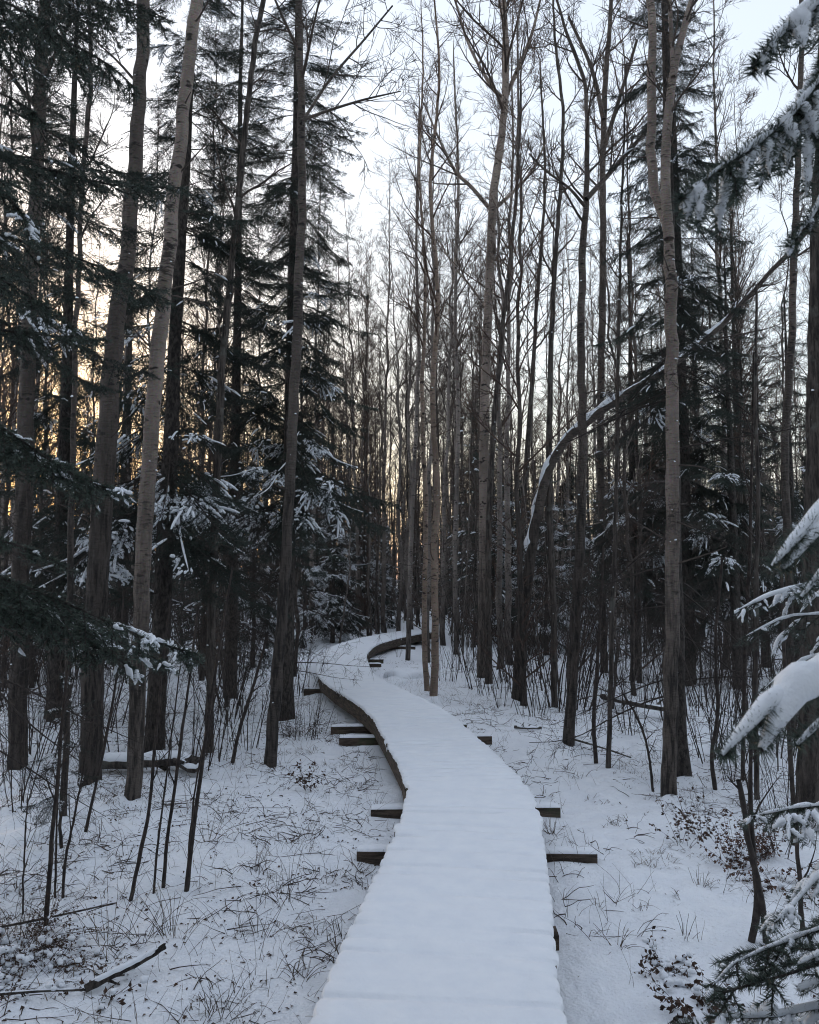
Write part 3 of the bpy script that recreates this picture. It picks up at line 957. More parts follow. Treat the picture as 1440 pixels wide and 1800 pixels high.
spruce('spruce', 'broad dark spruce with low shelves of boughs right of the double topped trunk', gnd(1210, 1205), 16.5, 0.14, G(56), 3.6, 1.8, 0.35, 0.40, 4, (0.78, 0.17, 0.05), (0, 0), (0.5, 2.4, 18), (0.40, -0.1), 13.5)
spruce('spruce', 'dark spruce left of the double topped trunk with a snow flecked skirt', gnd(1118, 1192), 9.5, 0.12, G(57), 2.2, 1.8, 0.2, 0.42, 4, (0.6, 0.28, 0.12), (0, 0), (0.4, 3.4, 24), (0.42, -0.2))
spruce('spruce', 'deep green spruce beneath the arch of the bent trunk', gnd(1300, 1210), 8.5, 0.11, G(58), 2.0, 2.0, 0.2, 0.42, 4, (0.65, 0.25, 0.1), (0, 0), (0.3, 3.0, 24), (0.40, -0.2))
spruce('spruce', 'spruce behind the crooked grey trunk, hung with loose snow', gnd(1400, 1195), 8.0, 0.11, G(59), 1.8, 2.0, 0.2, 0.42, 4, (0.6, 0.28, 0.12), (0, 0), (0.3, 3.0, 20), (0.40, -0.2))
spruce('young_spruce', 'young snowy spruce beside the far boardwalk bend, close to the slim dark trunk', gnd(585, 1128), 6.0, 0.07, G(60), 0.5, 1.6, 0.15, 0.30, 5, (0.1, 0.35, 0.55), pitch=(0.40, -0.35))
spruce('young_spruce', 'snow dusted young spruce directly behind the far bend of the boardwalk', gnd(640, 1104), 7.0, 0.08, G(61), 0.6, 1.7, 0.15, 0.32, 5, (0.1, 0.35, 0.55), pitch=(0.40, -0.35))
spruce('young_spruce', 'small snowy spruce left of the bent trunk foot', gnd(905, 1132), 6.2, 0.07, G(62), 0.5, 1.6, 0.15, 0.30, 5, (0.1, 0.3, 0.6), pitch=(0.40, -0.35))
spruce('young_spruce', 'young frosted spruce between the bent trunk and the forked trunk', gnd(960, 1152), 5.4, 0.07, G(63), 0.5, 1.5, 0.15, 0.30, 5, (0.4, 0.4, 0.2), pitch=(0.40, -0.35))
spruce('young_spruce', 'young spruce with light snow left of the slim dark trunk', gnd(445, 1170), 4.6, 0.06, G(64), 0.5, 1.3, 0.15, 0.30, 5, (0.4, 0.4, 0.2), pitch=(0.40, -0.35))
spruce('young_spruce', 'low snowy spruce in the shade behind the thin straight pole', gnd(60, 1195), 5.0, 0.06, G(65), 0.5, 1.5, 0.15, 0.30, 5, (0.4, 0.4, 0.2), pitch=(0.40, -0.35))
for q, (px, py, hh, lab) in enumerate(((535, 1138, 4.6, 'frosted young spruce left of the boardwalk bulge, right of the slim dark trunk'), (672, 1092, 6.0, 'frosted young spruce behind the far end of the boardwalk'), (868, 1128, 5.0, 'frosted young spruce behind the foot of the wide forked aspen'),
                                     (935, 1122, 6.0, 'frosted young spruce deep behind the bent trunk'), (1015, 1138, 5.2, 'frosted young spruce behind the forked trunk'), (505, 1120, 6.4, 'tall frosted young spruce deep behind the slim dark trunk'))):
    spruce('young_spruce', lab, gnd(px, py), hh, 0.065, G(680 + q), 0.5, 1.5, 0.15, 0.34, 4, (0.1, 0.3, 0.6), pitch=(0.40, -0.35))
spruce('spruce_seedling', 'knee high spruce seedling with snow caps among the dark saplings', gnd(112, 1480), 1.35, 0.014, G(66), 0.45, 0.42, 0.12, 0.17, 3, (0.2, 0.5, 0.3), pitch=(0.3, -0.3))

spruce('spruce', 'dark spruce close by at the left edge, its boughs crossing the upper trunks', (-2.95, 5.3, 0), 9.5, 0.10, G(67), 4.1, 1.6, 0.5, 0.5, 2, (0.9, 0.1, 0.0), (0, 0), (1.0, 3.8, 10), (0.35, -0.1), 8.6, az=(-1.5, 1.5))

# ------------------------------------------------------------------ near boughs that reach into the picture
def near_spruce(name, label, trunk_xy, height, r, boughs, seed, snow_mat_=None):
    """a spruce beside the camera: its trunk stands out of the frame, boughs read from the photograph"""
    loc = np.array([*trunk_xy, 0.0])
    root = thing(name, label, 'spruce', loc)
    g = G(seed)
    z = np.linspace(-0.2, height, 20)
    C = np.column_stack([0.01 * np.cumsum(g.normal(0, 0.6, 20)), 0.01 * np.cumsum(g.normal(0, 0.6, 20)), z])
    link('trunk', build('trunk', [trunk_chunk(C, r * (1 - 0.9 * np.linspace(0, 1, 20)), g, 12, flare=0.3)], [M_SPRUCE_BARK]), root)
    for pts, kw in boughs:
        W = np.array([at(x, y, d) for x, y, d in pts]) - loc
        h = W[0, 2] + 0.12
        if not kw.pop('loose', False):
            W = np.concatenate([[[0.0, 0.0, h]], W])
        w, s = make_bough(W, g, **kw)
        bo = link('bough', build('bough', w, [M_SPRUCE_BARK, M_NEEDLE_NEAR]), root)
        if s:
            link('snow', build('snow', [(a, b, 0) for a, b, _ in s], [M_SNOW_TREE]), bo)['kind'] = 'stuff'
    return root


FING = dict(lat=0.2, spacing=0.07, ang=0.5, droop=0.14, sub=False, per_m=1900, nl=0.022, nw=0.0013, snow=0.85, snow_r=0.0072, r0=0.006, bare=0.35, hang=0.95, snow_m=18, snow_lift=0.95, snow_k=9, main_fat=1.0, lat_snow=1.0, fwd=0.5)
HEAV = dict(lat=0.05, spacing=0.12, ang=0.6, droop=0.12, sub=False, per_m=2400, nl=0.025, nw=0.0011, snow=0.001, snow_r=0.016, r0=0.007, bare=0.60, hang=0.35, snow_m=18, snow_lift=0.8, snow_k=12, main_fat=1.25, lat_snow=0.5, fwd=0.5)
MIDR = dict(lat=0.26, spacing=0.10, ang=0.8, droop=0.10, sub=True, sub_n=4, per_m=1200, nl=0.021, nw=0.0012, snow=0.34, snow_r=0.0075, snow_m=9, snow_lift=0.75, snow_k=7, r0=0.008, bare=0.3, hang=0.45)
near_spruce('near_spruce', 'spruce out of frame at right reaching in with thickly snowed finger boughs', (1.35, 1.5), 7.0, 0.09, [
    ([(1520, 60, 1.28), (1430, 165, 1.2), (1345, 245, 1.13), (1265, 297, 1.08), (1195, 352, 1.04)], dict(FING, lat=0.26)),
    ([(1530, -70, 1.2), (1440, 5, 1.12), (1380, 55, 1.08), (1322, 118, 1.05)], dict(FING, lat=0.16, snow_r=0.009)),
    ([(1520, 300, 1.3), (1460, 345, 1.25), (1425, 385, 1.22), (1388, 435, 1.2)], dict(FING, lat=0.1)),
    ([(1540, 860, 1.2), (1450, 905, 1.1), (1400, 950, 1.05), (1356, 998, 1.02)], dict(HEAV, lat=0.03, snow_r=0.0115)),
    ([(1550, 880, 1.2), (1470, 912, 1.1), (1420, 955, 1.06), (1378, 1004, 1.03)], dict(HEAV, lat=0.03, snow_r=0.0115)),
    ([(1560, 930, 1.25), (1480, 975, 1.15), (1440, 1010, 1.12), (1408, 1052, 1.1)], dict(HEAV, lat=0.03, snow_r=0.0115)),
    ([(1560, 1160, 1.2), (1450, 1195, 1.1), (1370, 1232, 1.05), (1312, 1278, 1.02), (1268, 1330, 1.0)], dict(HEAV, lat=0.05, snow_r=0.018)),
    ([(1540, 1180, 1.18), (1430, 1212, 1.08), (1378, 1250, 1.05), (1352, 1285, 1.03), (1338, 1322, 1.02)], dict(HEAV, lat=0.05, snow_r=0.021)),
    ([(1560, 1215, 1.2), (1475, 1245, 1.12), (1435, 1275, 1.1), (1400, 1312, 1.08)], dict(HEAV, lat=0.03, snow_r=0.0115)),
], 71)
near_spruce('near_spruce', 'young spruce at the lower right corner with green needles and snow on its boughs', (1.75, 2.5), 2.6, 0.04, [
    ([(1560, 1390, 2.3), (1470, 1412, 2.25), (1400, 1420, 2.2), (1320, 1436, 2.15)], dict(MIDR, snow=0.5, snow_r=0.0085)),
    ([(1560, 1470, 2.2), (1450, 1530, 2.1), (1400, 1585, 2.05), (1362, 1622, 2.0)], dict(MIDR, snow_r=0.0085, snow=0.4)),
    ([(1560, 1600, 2.3), (1450, 1630, 2.2), (1370, 1660, 2.15), (1295, 1690, 2.1), (1248, 1738, 2.05)], dict(MIDR, lat=0.30, snow=0.14, hang=0.1, snow_r=0.007)),
    ([(1560, 1640, 2.1), (1450, 1690, 2.05), (1360, 1720, 2.0), (1270, 1745, 1.95)], dict(MIDR, lat=0.34, snow=0.06, hang=0.0, main_snow=False)),
    ([(1560, 1735, 2.2), (1440, 1770, 2.1), (1350, 1788, 2.05), (1248, 1786, 2.0)], dict(MIDR, snow=0.4, snow_r=0.011)),
    ([(1520, 1790, 2.0), (1400, 1815, 1.95), (1300, 1820, 1.9), (1215, 1800, 1.88)], dict(MIDR, lat=0.3, snow=0.12)),
    ([(1540, 1560, 2.5), (1460, 1600, 2.5), (1420, 1640, 2.5)], dict(MIDR, snow=0.6)),
], 72)
near_spruce('near_spruce', 'small spruce by the broad furrowed trunk with two snowy branches', (2.35, 3.7), 3.0, 0.045, [
    ([(1540, 1020, 3.6), (1440, 1032, 3.55), (1370, 1042, 3.5), (1298, 1072, 3.45)], dict(MIDR, lat=0.32, per_m=380, nw=0.0014, snow=0.75, snow_r=0.0105)),
    ([(1540, 1070, 3.6), (1440, 1080, 3.55), (1380, 1086, 3.5), (1312, 1118, 3.45)], dict(MIDR, lat=0.36, per_m=380, nw=0.0014, snow=0.65, snow_r=0.0105)),
    ([(1540, 1130, 3.7), (1440, 1150, 3.6), (1380, 1180, 3.5), (1340, 1215, 3.45)], dict(MIDR, lat=0.3, per_m=300, nw=0.0014, snow=0.25)),
], 73)
LEFT = dict(lat=0.42, spacing=0.058, ang=0.8, droop=0.07, sub=True, sub_n=6, per_m=420, nl=0.022, nw=0.0020, snow=0.2, snow_r=0.0085, snow_m=8, snow_lift=0.8, r0=0.012, bare=0.25, hang=0.25, main_snow=False)
HANG = dict(LEFT, spacing=0.07, hang=0.9, snow=0.04, lat=0.40, sub_n=3, per_m=480)
near_spruce('near_spruce', 'dark spruce out of frame at left with long hanging needle boughs overhead', (-2.55, 3.5), 9.0, 0.12, [
    ([(-120, 20, 3.4), (20, 40, 3.3), (120, 75, 3.2), (200, 120, 3.1), (245, 165, 3.1)], dict(HANG)),
    ([(-60, -70, 3.5), (100, -40, 3.4), (220, 0, 3.3), (305, 40, 3.25)], dict(HANG)),
    ([(-120, 120, 3.2), (-20, 155, 3.1), (50, 190, 3.05), (85, 225, 3.0)], dict(HANG, lat=0.22)),
    ([(-120, 230, 3.6), (60, 290, 3.7), (200, 325, 3.8), (330, 330, 3.9)], dict(LEFT, snow=0.16)),
    ([(-120, 380, 3.6), (60, 430, 3.7), (190, 475, 3.8), (300, 530, 3.9)], dict(LEFT, snow=0.2)),
    ([(-120, 440, 3.0), (-20, 480, 3.0), (60, 525, 3.0), (130, 575, 3.0)], dict(LEFT, snow=0.15)),
    ([(-120, 250, 2.8), (-40, 300, 2.8), (20, 350, 2.8), (60, 410, 2.8)], dict(LEFT, snow=0.05)),
    ([(-120, 690, 2.9), (0, 750, 2.85), (90, 810, 2.8), (160, 850, 2.75), (222, 862, 2.7)], dict(LEFT, lat=0.34, snow=0.3, snow_r=0.0075)),
    ([(-120, 920, 2.7), (-20, 945, 2.65), (60, 968, 2.6), (132, 1008, 2.55)], dict(LEFT, lat=0.2, snow=0.5, snow_r=0.010)),
    ([(-120, 980, 2.9), (40, 1030, 2.9), (150, 1075, 2.9), (250, 1120, 2.9), (345, 1150, 2.9)], dict(LEFT, lat=0.42, snow=0.28, snow_r=0.008)),
    ([(-120, 1050, 3.0), (40, 1075, 3.0), (140, 1120, 3.0), (250, 1185, 3.0)], dict(LEFT, lat=0.38, snow=0.24, snow_r=0.008)),
    ([(-120, 560, 3.4), (0, 580, 3.4), (90, 590, 3.4), (190, 600, 3.4)], dict(LEFT, lat=0.3, snow=0.12)),
    ([(-120, 1000, 3.1), (40, 1050, 3.1), (170, 1110, 3.1), (290, 1165, 3.1)], dict(LEFT, lat=0.44, snow=0.2, snow_r=0.008)),
    ([(-120, 730, 3.0), (0, 780, 2.95), (90, 830, 2.9), (170, 880, 2.85)], dict(LEFT, lat=0.4, snow=0.2, snow_r=0.0075)),
    ([(-120, -40, 3.2), (0, 0, 3.1), (90, 50, 3.05), (150, 110, 3.0)], dict(HANG)),
    ([(-140, 1070, 2.5), (-60, 1085, 2.45), (-10, 1095, 2.4), (22, 1110, 2.4)], dict(LEFT, lat=0.1, snow=0.9)),
], 74)

# ------------------------------------------------------------------ bare stand behind: copies of a few trees
HALF_VIEW = 0.60


def aspen_proto(q):
    g = G(200 + q)
    h = (15.0, 12.5, 16.5, 11.0, 14.0, 9.5, 13.0, 16.0, 8.0, 12.0)[q]
    r = (0.075, 0.052, 0.085, 0.042, 0.066, 0.034, 0.05, 0.09, 0.027, 0.046)[q]
    n = 28
    z = np.linspace(-0.2, h, n)
    bend = g.normal(0, 0.35, 2)
    w = np.cumsum(g.normal(0, 0.035, (n, 2)), 0)
    C = np.column_stack([bend[0] * (z / h) ** 2 + w[:, 0], bend[1] * (z / h) ** 2 + w[:, 1], z])
    R = r * (1 - 0.9 * np.linspace(0, 1, n) ** 0.9)
    root = thing('aspen', 'x', 'tree', (0, 0, 0))
    bark = (M_FAR_BARK, M_ASPEN_GREY, M_FAR_BARK, M_FAR_BARK, M_SCALY)[q % 5]
    link('trunk', build('trunk', [trunk_chunk(C, R, g, 9, rough=0.04, flare=0.25)], [bark]), root)
    st = (0.34, 0.3, 0.4, 0.28, 0.42, 0.3, 0.25, 0.45, 0.25, 0.33)[q]
    ch = crown_chunks(C, R, g, st, 32, 0.15 * h, (0.6, 0.5, 0.7, 0.5, 0.65, 0.5, 0.55, 0.7, 0.5, 0.6)[q], 8, 6, 0.05, 0.0042)
    ch += crown_chunks(C[:int(n * st) + 2], R[:int(n * st) + 2], g, 0.1, 18, 0.08 * h, 1.0, 4, 3, 0.02, 0.0045)
    link('crown', build('crown', ch, [(M_TWIG_RED, M_TWIG_PALE, M_TWIG)[q % 3]]), root)
    return root


PROTO = [aspen_proto(q) for q in range(10)]
g = G(300)
spots, tries = [], 0
blocked = [(-4.2, 8.9), (0.65, 14.0), (1.55, 17), (1.9, 13), (2.0, 9.9), (2.5, 7.8)]


def clear_of(x, y, dmin):
    if path_dist(x, y)[0] < 1.0:
        return False
    return all((x - a) ** 2 + (y - b) ** 2 > dmin ** 2 for a, b, *_ in spots)


while len(spots) < 286 and tries < 30000:
    tries += 1
    y = 12.5 + (g.random() ** 0.85) * 40
    x = g.uniform(-1, 1) * y * HALF_VIEW
    if len(spots) >= 226:                      # close the gap over the far end of the path
        y = g.uniform(24.5, 46)
        x = g.uniform(-0.15, 0.12) * y
    u = x / y
    if y < 16 and -0.17 < u < 0.13:
        continue
    if y < 24 and -0.13 < u < 0.02:
        continue
    if clear_of(x, y, 0.55 + 0.012 * y):
        spots.append((x, y))
spots.sort(key=lambda s: s[1])
ZONES = ((120, 'left of the thick dark trunk'), (235, 'left of the smooth tan trunk'), (365, 'right of the smooth tan trunk'), (480, 'left of the slim dark trunk'), (600, 'right of the slim dark trunk'),
         (680, 'above the far boardwalk bulge'), (755, 'above the far end of the boardwalk'), (850, 'left of the wide forked aspen'), (930, 'right of the wide forked aspen'), (1010, 'around the bent trunk'),
         (1090, 'right of the forked trunk'), (1180, 'left of the double topped trunk'), (1290, 'right of the double topped trunk'), (1380, 'left of the crooked grey trunk'), (9999, 'at the right edge'))


def zone(u):
    return next(t for lim, t in ZONES if CX + u * FPX < lim)


LOOK = ('slim', 'slim', 'tall stout', 'thin', 'tall', 'thin', 'slim', 'tall stout', 'very thin', 'slim')
ORD = 'first second third fourth fifth sixth seventh eighth ninth tenth eleventh twelfth'.split()
front = sorted(s for s in spots if s[1] < 19)
front.sort(key=lambda s: s[0] / s[1])
for q, (x, y) in enumerate(spots):
    u = x / y
    depth = 'front row' if y < 19 else ('middle rows' if y < 30 else 'far rows')
    qi = int(g.integers(10)) if y > 17 else int(g.choice([1, 3, 5, 6, 8, 9]))
    lab = f'{LOOK[qi]} bare aspen in the {depth}, {zone(u)}'
    grp = f'bare aspens, {depth}, {zone(u)}'
    if y < 19:
        rank = front.index((x, y))
        lab = f'{LOOK[qi]} bare aspen, {ORD[rank]} from the left in the front row of the stand' if rank < 12 else (f'{LOOK[qi]} bare aspen, {ORD[len(front) - 1 - rank]} from the right in the front row of the stand' if len(front) - 1 - rank < 12 else lab)
    copy_thing(PROTO[qi], (x, y, float(ground_z(x, y, False)) - 0.02), g.uniform(0, 2 * pi), g.uniform(0.82, 1.12), lab, grp)
for qi, p in enumerate(PROTO):     # the source trees stand in the stand too
    while True:
        y = g.uniform(24, 48)
        x = g.uniform(-0.5, 0.5) * y
        if clear_of(x, y, 0.8):
            break
    spots.append((x, y))
    p.location = (x, y, 0)
    u = x / y
    depth = 'middle rows' if y < 30 else 'far rows'
    p['label'] = f'{LOOK[qi]} bare aspen in the {depth}, {zone(u)}'
    p['group'] = f'bare aspens, {depth}, {zone(u)}'


# far spruces: one crown mesh each
def far_spruce_proto(q):
    g = G(400 + q)
    h = (9.0, 12.0, 6.5)[q]
    root = thing('far_spruce', 'x', 'spruce', (0, 0, 0))
    z = np.linspace(-0.2, h, 12)
    C = np.column_stack([z * 0, z * 0, z])
    link('trunk', build('trunk', [trunk_chunk(C, 0.012 * h * (1 - 0.93 * np.linspace(0, 1, 12)), g, 8, flare=0.3)], [M_SPRUCE_BARK]), root)
    ch, zz = [], (1.2, 2.0, 0.5)[q]
    while zz < h - 0.1:
        f = zz / h
        for b in range(4):
            ln = (1.9 * (1 - f) + 0.2) * g.uniform(0.65, 1.15)
            w, s = make_bough(bough_path(ln, 0.35 - 0.3 * f, 0.5, g), g, lat=ln * 0.32, spacing=0.13, sub=False, per_m=60, nl=0.05, nw=0.006, snow=0.2, snow_r=0.016, r0=0.014, main_snow=False)
            a = g.uniform(0, 2 * pi)
            M = np.array([[math.cos(a), math.sin(a), 0], [-math.sin(a), math.cos(a), 0], [0, 0, 1.0]])
            ch += [(v @ M + np.array([0, 0, zz + g.uniform(-.15, .15)]), fc, m) for v, fc, m in w + s]
        zz += 0.40
    link('crown', build('crown', ch, [M_SPRUCE_BARK, M_NEEDLE, M_SNOW_TREE]), root)
    return root


FSP = [far_spruce_proto(q) for q in range(3)]
fs = []
tries = 0
while len(fs) < 72 and tries < 6000:
    tries += 1
    y = g.uniform(17, 58)
    u = g.uniform(-0.58, 0.58)
    if y < 27 and -0.16 < u < 0.06:
        continue
    if y < 24 and -0.2 < u < 0.13:
        continue
    x = u * y
    if path_dist(x, y)[0] > 1.8 and all((x - a) ** 2 + (y - b) ** 2 > 2.2 ** 2 for a, b in fs) and clear_of(x, y, 0.35):
        fs.append((x, y))
for q, (x, y) in enumerate(fs):
    u = x / y
    side = zone(u)
    lab = f'dim snow flecked spruce {"deep" if y > 34 else "midway"} in the stand, {side}'
    sc_, rz = g.uniform(0.75, 1.15), g.uniform(0, 2 * pi)
    if q < 3:
        p = FSP[q]
        p.location, p.rotation_euler = (x, y, 0), (0, 0, rz)
        p['label'], p['group'] = lab, f'spruces deep in the stand, {side}'
    else:
        copy_thing(FSP[int(g.integers(3))], (x, y, 0), rz, sc_, lab, f'spruces deep in the stand, {side}')

# the wood beyond, which reads as one mass
g = G(500)
B = 1400
y = 46 + g.random(B) * 55
x = g.uniform(-0.66, 0.66, B) * y
h = g.uniform(7, 16, B)
P = grow(np.column_stack([x, y, np.full(B, -0.2)]), np.tile([0, 0, 1.0], (B, 1)) + g.normal(0, 0.03, (B, 3)), h, 6, 0.02, 0.02, g)
R = taper(g.uniform(0.04, 0.13, B), 6, 0.12)
ch = [(*tubes(P, R, 5), 0)]
idx = np.repeat(np.arange(B), 6)
p, T, r = sample(P, R, idx, g.uniform(0.08, 0.98, len(idx)))
D = side_dirs(T, g.normal(0.65, 0.15, len(idx)), g)
A = grow(p, D, g.uniform(0.7, 2.6, len(idx)), 4, 0.16, 0.05, g)
ch.append((*tubes(A, taper(np.full(len(A), 0.022), 4, 0.5), 3), 1))


def spruce_mass(xs, ys, hs, g, n=420, size=0.34):
    """many simple spruces for a mass too far off to tell apart: stems and drooping needle clumps"""
    B = len(xs)
    z = np.linspace(0, 1, 5)
    Pm = np.stack([np.repeat(xs[:, None], 5, 1), np.repeat(ys[:, None], 5, 1), hs[:, None] * z[None]], -1)
    out = [(*tubes(Pm, taper(hs * 0.012, 5, 0.1), 5), 0)]
    f = g.random((B, n)) ** 1.25 * 0.93 + 0.06
    a = g.uniform(0, 2 * pi, (B, n))
    rad = (1 - f) * 0.17 * hs[:, None] * np.sqrt(g.random((B, n))) + 0.1
    c = np.stack([xs[:, None] + np.cos(a) * rad, ys[:, None] + np.sin(a) * rad, f * hs[:, None] - rad * 0.25], -1).reshape(-1, 3)
    a = a.ravel()
    m = len(c)
    D = np.column_stack([np.cos(a), np.sin(a), g.uniform(-0.7, 0.1, m)]) * (size * g.uniform(0.5, 1.2, m))[:, None]
    S = np.column_stack([-np.sin(a), np.cos(a), g.normal(0, 0.3, m)]) * (size * g.uniform(0.15, 0.4, m))[:, None]
    V = np.stack([c - D * 0.4 - S, c - D * 0.4 + S, c + D], 1).reshape(-1, 3)
    out.append((V, np.arange(len(V)).reshape(-1, 3), 2))
    return out


yy = g.uniform(46, 78, 170)
ch += spruce_mass(g.uniform(-0.6, 0.6, 170) * yy, yy, g.uniform(5, 10.5, 170), g, 300, 0.5)
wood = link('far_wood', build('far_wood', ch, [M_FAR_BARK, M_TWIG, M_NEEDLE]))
tag(wood, 'far off bare wood closing the view behind the stand', 'wood', kind='stuff')


# the same wood behind and beside the viewer, unseen, added to shade near sides
B = 60
aa = g.uniform(-0.2, pi + 0.2, B) + pi
rr = g.uniform(5.0, 22, B)
xb, yb = np.cos(aa) * rr, np.sin(aa) * rr - 0.5
keep = (np.abs(xb) > 1.6) & ~((yb > -1.0) & (np.abs(xb) < 4.0))
bw = link('shade_wood_behind', build('shade_wood_behind', spruce_mass(xb[keep], yb[keep], g.uniform(9, 15, keep.sum()), g, 900, 0.5), [M_SPRUCE_BARK, M_TWIG, M_NEEDLE]))
tag(bw, 'dense spruce wood behind the viewer, unseen and added for its shade', 'wood', kind='stuff')

# young growth between the trunks, too thick to count
B = 1300
y = 16 + 34 * g.random(B)
x = g.uniform(-0.6, 0.6, B) * y
u = x / y
keep = (path_dist(x, y) > 1.3) & ~((u > -0.19) & (u < 0.05) & (y < 31)) & ~((u > -0.19) & (u < 0.13) & (y < 20))
x, y = x[keep], y[keep]
B = len(x)
h = g.uniform(1.2, 6.5, B)
P = grow(np.column_stack([x, y, np.full(B, -0.1)]), np.tile([0, 0, 1.0], (B, 1)) + g.normal(0, 0.08, (B, 3)), h, 6, 0.04, 0.02, g)
R = taper(g.uniform(0.006, 0.02, B), 6, 0.25)
ch = [(*tubes(P, R, 4), 0)]
idx = np.repeat(np.arange(B), 8)
p, T, r = sample(P, R, idx, g.uniform(0.15, 0.98, len(idx)))
A = grow(p, side_dirs(T, g.normal(0.7, 0.2, len(idx)), g), h[idx] * g.uniform(0.06, 0.25, len(idx)), 4, 0.14, 0.04, g)
ch.append((*tubes(A, taper(np.maximum(r * 0.5, 0.0045), 4, 0.6), 3), 1))
yg = link('young_growth', build('young_growth', ch, [M_FAR_BARK, M_TWIG_PALE]))
tag(yg, 'dense mass of thin young growth between the trunks of the stand', 'undergrowth', kind='stuff')


# ------------------------------------------------------------------ undergrowth
def shrub_proto(q, mesh_only=False):
    g = G(600 + q)
    n = (16, 11, 22, 8)[q]
    a = g.uniform(0, 2 * pi, n)
    rr = np.sqrt(g.random(n)) * (0.28, 0.2, 0.5, 0.15)[q]
    base = np.column_stack([np.cos(a) * rr, np.sin(a) * rr, np.full(n, -0.08)])
    D = np.column_stack([np.cos(a) * 0.22, np.sin(a) * 0.22, np.ones(n)]) + g.normal(0, 0.09, (n, 3))
    L = g.uniform(0.6, 1.0, n) * (1.7, 2.3, 1.3, 2.8)[q]
    P = grow(base, D, L, 9, 0.05, 0.02, g)
    R = taper(g.uniform(0.004, 0.009, n), 9, 0.3)
    ch = [(*tubes(P, R, 5), 0)]
    idx = np.repeat(np.arange(n), 6)
    p, T, r = sample(P, R, idx, g.uniform(0.3, 1, len(idx)))
    A = grow(p, side_dirs(T, g.normal(0.6, 0.15, len(idx)), g), L[idx] * g.uniform(0.1, 0.3, len(idx)), 5, 0.08, 0.03, g)
    ch.append((*tubes(A, taper(np.maximum(r * 0.6, 0.0018), 5, 0.5), 3), 0))
    return build('bare_shrub', ch, [M_DARK_STEM])


SHRUB = [shrub_proto(q) for q in range(4)]
SHRUB_SPOTS = [  # px, py of the foot, mesh, scale, label
    (885, 1245, 1, 0.62, 'upright bare shrub stems right of the boardwalk, nearest the bent trunk'),
    (938, 1258, 0, 0.75, 'bare shrub of thin upright stems between bent trunk and forked trunk'),
    (868, 1222, 2, 0.7, 'low bare shrub behind the upright stems at the right bank'),
    (1040, 1300, 3, 0.62, 'few dark whips growing beside the forked trunk'),
    (1110, 1290, 1, 0.8, 'bare shrub behind the pencil thin pole'),
    (1245, 1330, 0, 0.95, 'tangled bare shrub right of the slim dark spruce trunk'),
    (1290, 1372, 3, 0.75, 'dark whips in front of the tangled shrub at the right'),
    (1345, 1340, 2, 1.1, 'dense bare shrub left of the broad furrowed trunk'),
    (1235, 1270, 2, 1.2, 'wide bare shrub deep behind the slim dark spruce trunk'),
    (1330, 1270, 1, 1.1, 'tall bare shrub in the dark under the right spruces'),
    (1390, 1440, 1, 0.6, 'dark bare stems at the foot of the broad furrowed trunk'),
    (1372, 1500, 3, 0.45, 'two or three dark whips behind the rusty fern'),
    (60, 1330, 0, 1.0, 'bare shrub between the outermost trunk and the thick dark trunk'),
    (20, 1420, 1, 0.8, 'bare shrub in front of the outermost left trunk'),
    (205, 1330, 2, 1.0, 'low bare shrub between the thick dark trunk and the tan trunk'),
    (320, 1340, 2, 1.0, 'bare tangle behind the fallen log on the left'),
    (430, 1310, 1, 0.8, 'bare whips left of the slim dark trunk'),
    (540, 1290, 2, 0.62, 'spreading bare shrub hanging toward the first bend of the boardwalk'),
    (525, 1215, 0, 0.9, 'bare shrub leaning over the boardwalk at its left bulge'),
    (395, 1265, 0, 1.1, 'bare shrub in the shade between the left trunks'),
    (130, 1280, 2, 1.3, 'wide bare thicket far behind the thick dark trunk'),
    (790, 1195, 2, 0.8, 'low brown thicket just behind the pink birches'),
    (815, 1180, 0, 0.9, 'bare shrub between the pink birches and the wide forked aspen'),
    (700, 1155, 3, 0.35, 'tiny bare twigs beside the thin grey trunk near the far bend')]
for px, py, m, s_, lab in SHRUB_SPOTS:
    p = gnd(px, py)
    o = link('bare_shrub', SHRUB[m], None, (p[0], p[1], float(ground_z(p[0], p[1]))), (0, 0, random.uniform(0, 6.28)), s_)
    tag(o, lab, 'shrub', 'bare shrubs under the trees')
g = G(620)
cnt = 0
while cnt < 95:
    y = g.uniform(12.5, 34)
    u = g.uniform(-0.58, 0.58)
    x = u * y
    if (-0.2 < u < 0.07 and y < 30) or path_dist(x, y)[0] < 1.3:
        continue
    cnt += 1
    side = zone(u)
    o = link('bare_shrub', SHRUB[int(g.integers(4))], None, (x, y, 0.0), (0, 0, g.uniform(0, 6.28)), g.uniform(0.8, 1.5))
    tag(o, f'dim bare bush in the {"nearer" if y < 19 else "deeper"} undergrowth, {side}', 'shrub', f'undergrowth bushes, {side}')


def sapling(label, pts, seed, d=None, twigs=7, mat_=None, name='sapling', group=None, tl=0.3):
    g = G(seed)
    base = onz(pts[0][0], pts[0][1], 0.0)
    d = base[1] if d is None else d
    P, R = px_path(pts, d, g.normal(0, 0.15))
    P[0, 2] = -0.08
    q = spline(np.column_stack([P, R]), 22)
    loc = np.array([base[0], d, 0.0])
    C, Rr = q[:, :3] - loc, q[:, 3]
    C = C + np.column_stack([np.cumsum(g.normal(0, 0.002, 22)), np.cumsum(g.normal(0, 0.002, 22)), np.zeros(22)])
    root = thing(name, label, 'sapling', loc, group=group)
    link('stem', build('stem', [(*tubes(C[None], Rr[None], 7, 1 + g.normal(0, 0.07, (1, 22, 7))), 0)], [mat_ or M_DARK_STEM]), root)
    if twigs:
        link('twigs', build('twigs', crown_chunks(C, Rr, g, 0.35, twigs, tl, 0.6, 3, 2, 0.03, 0.0016), [M_DARK_STEM]), root)['kind'] = 'stuff'
    return root


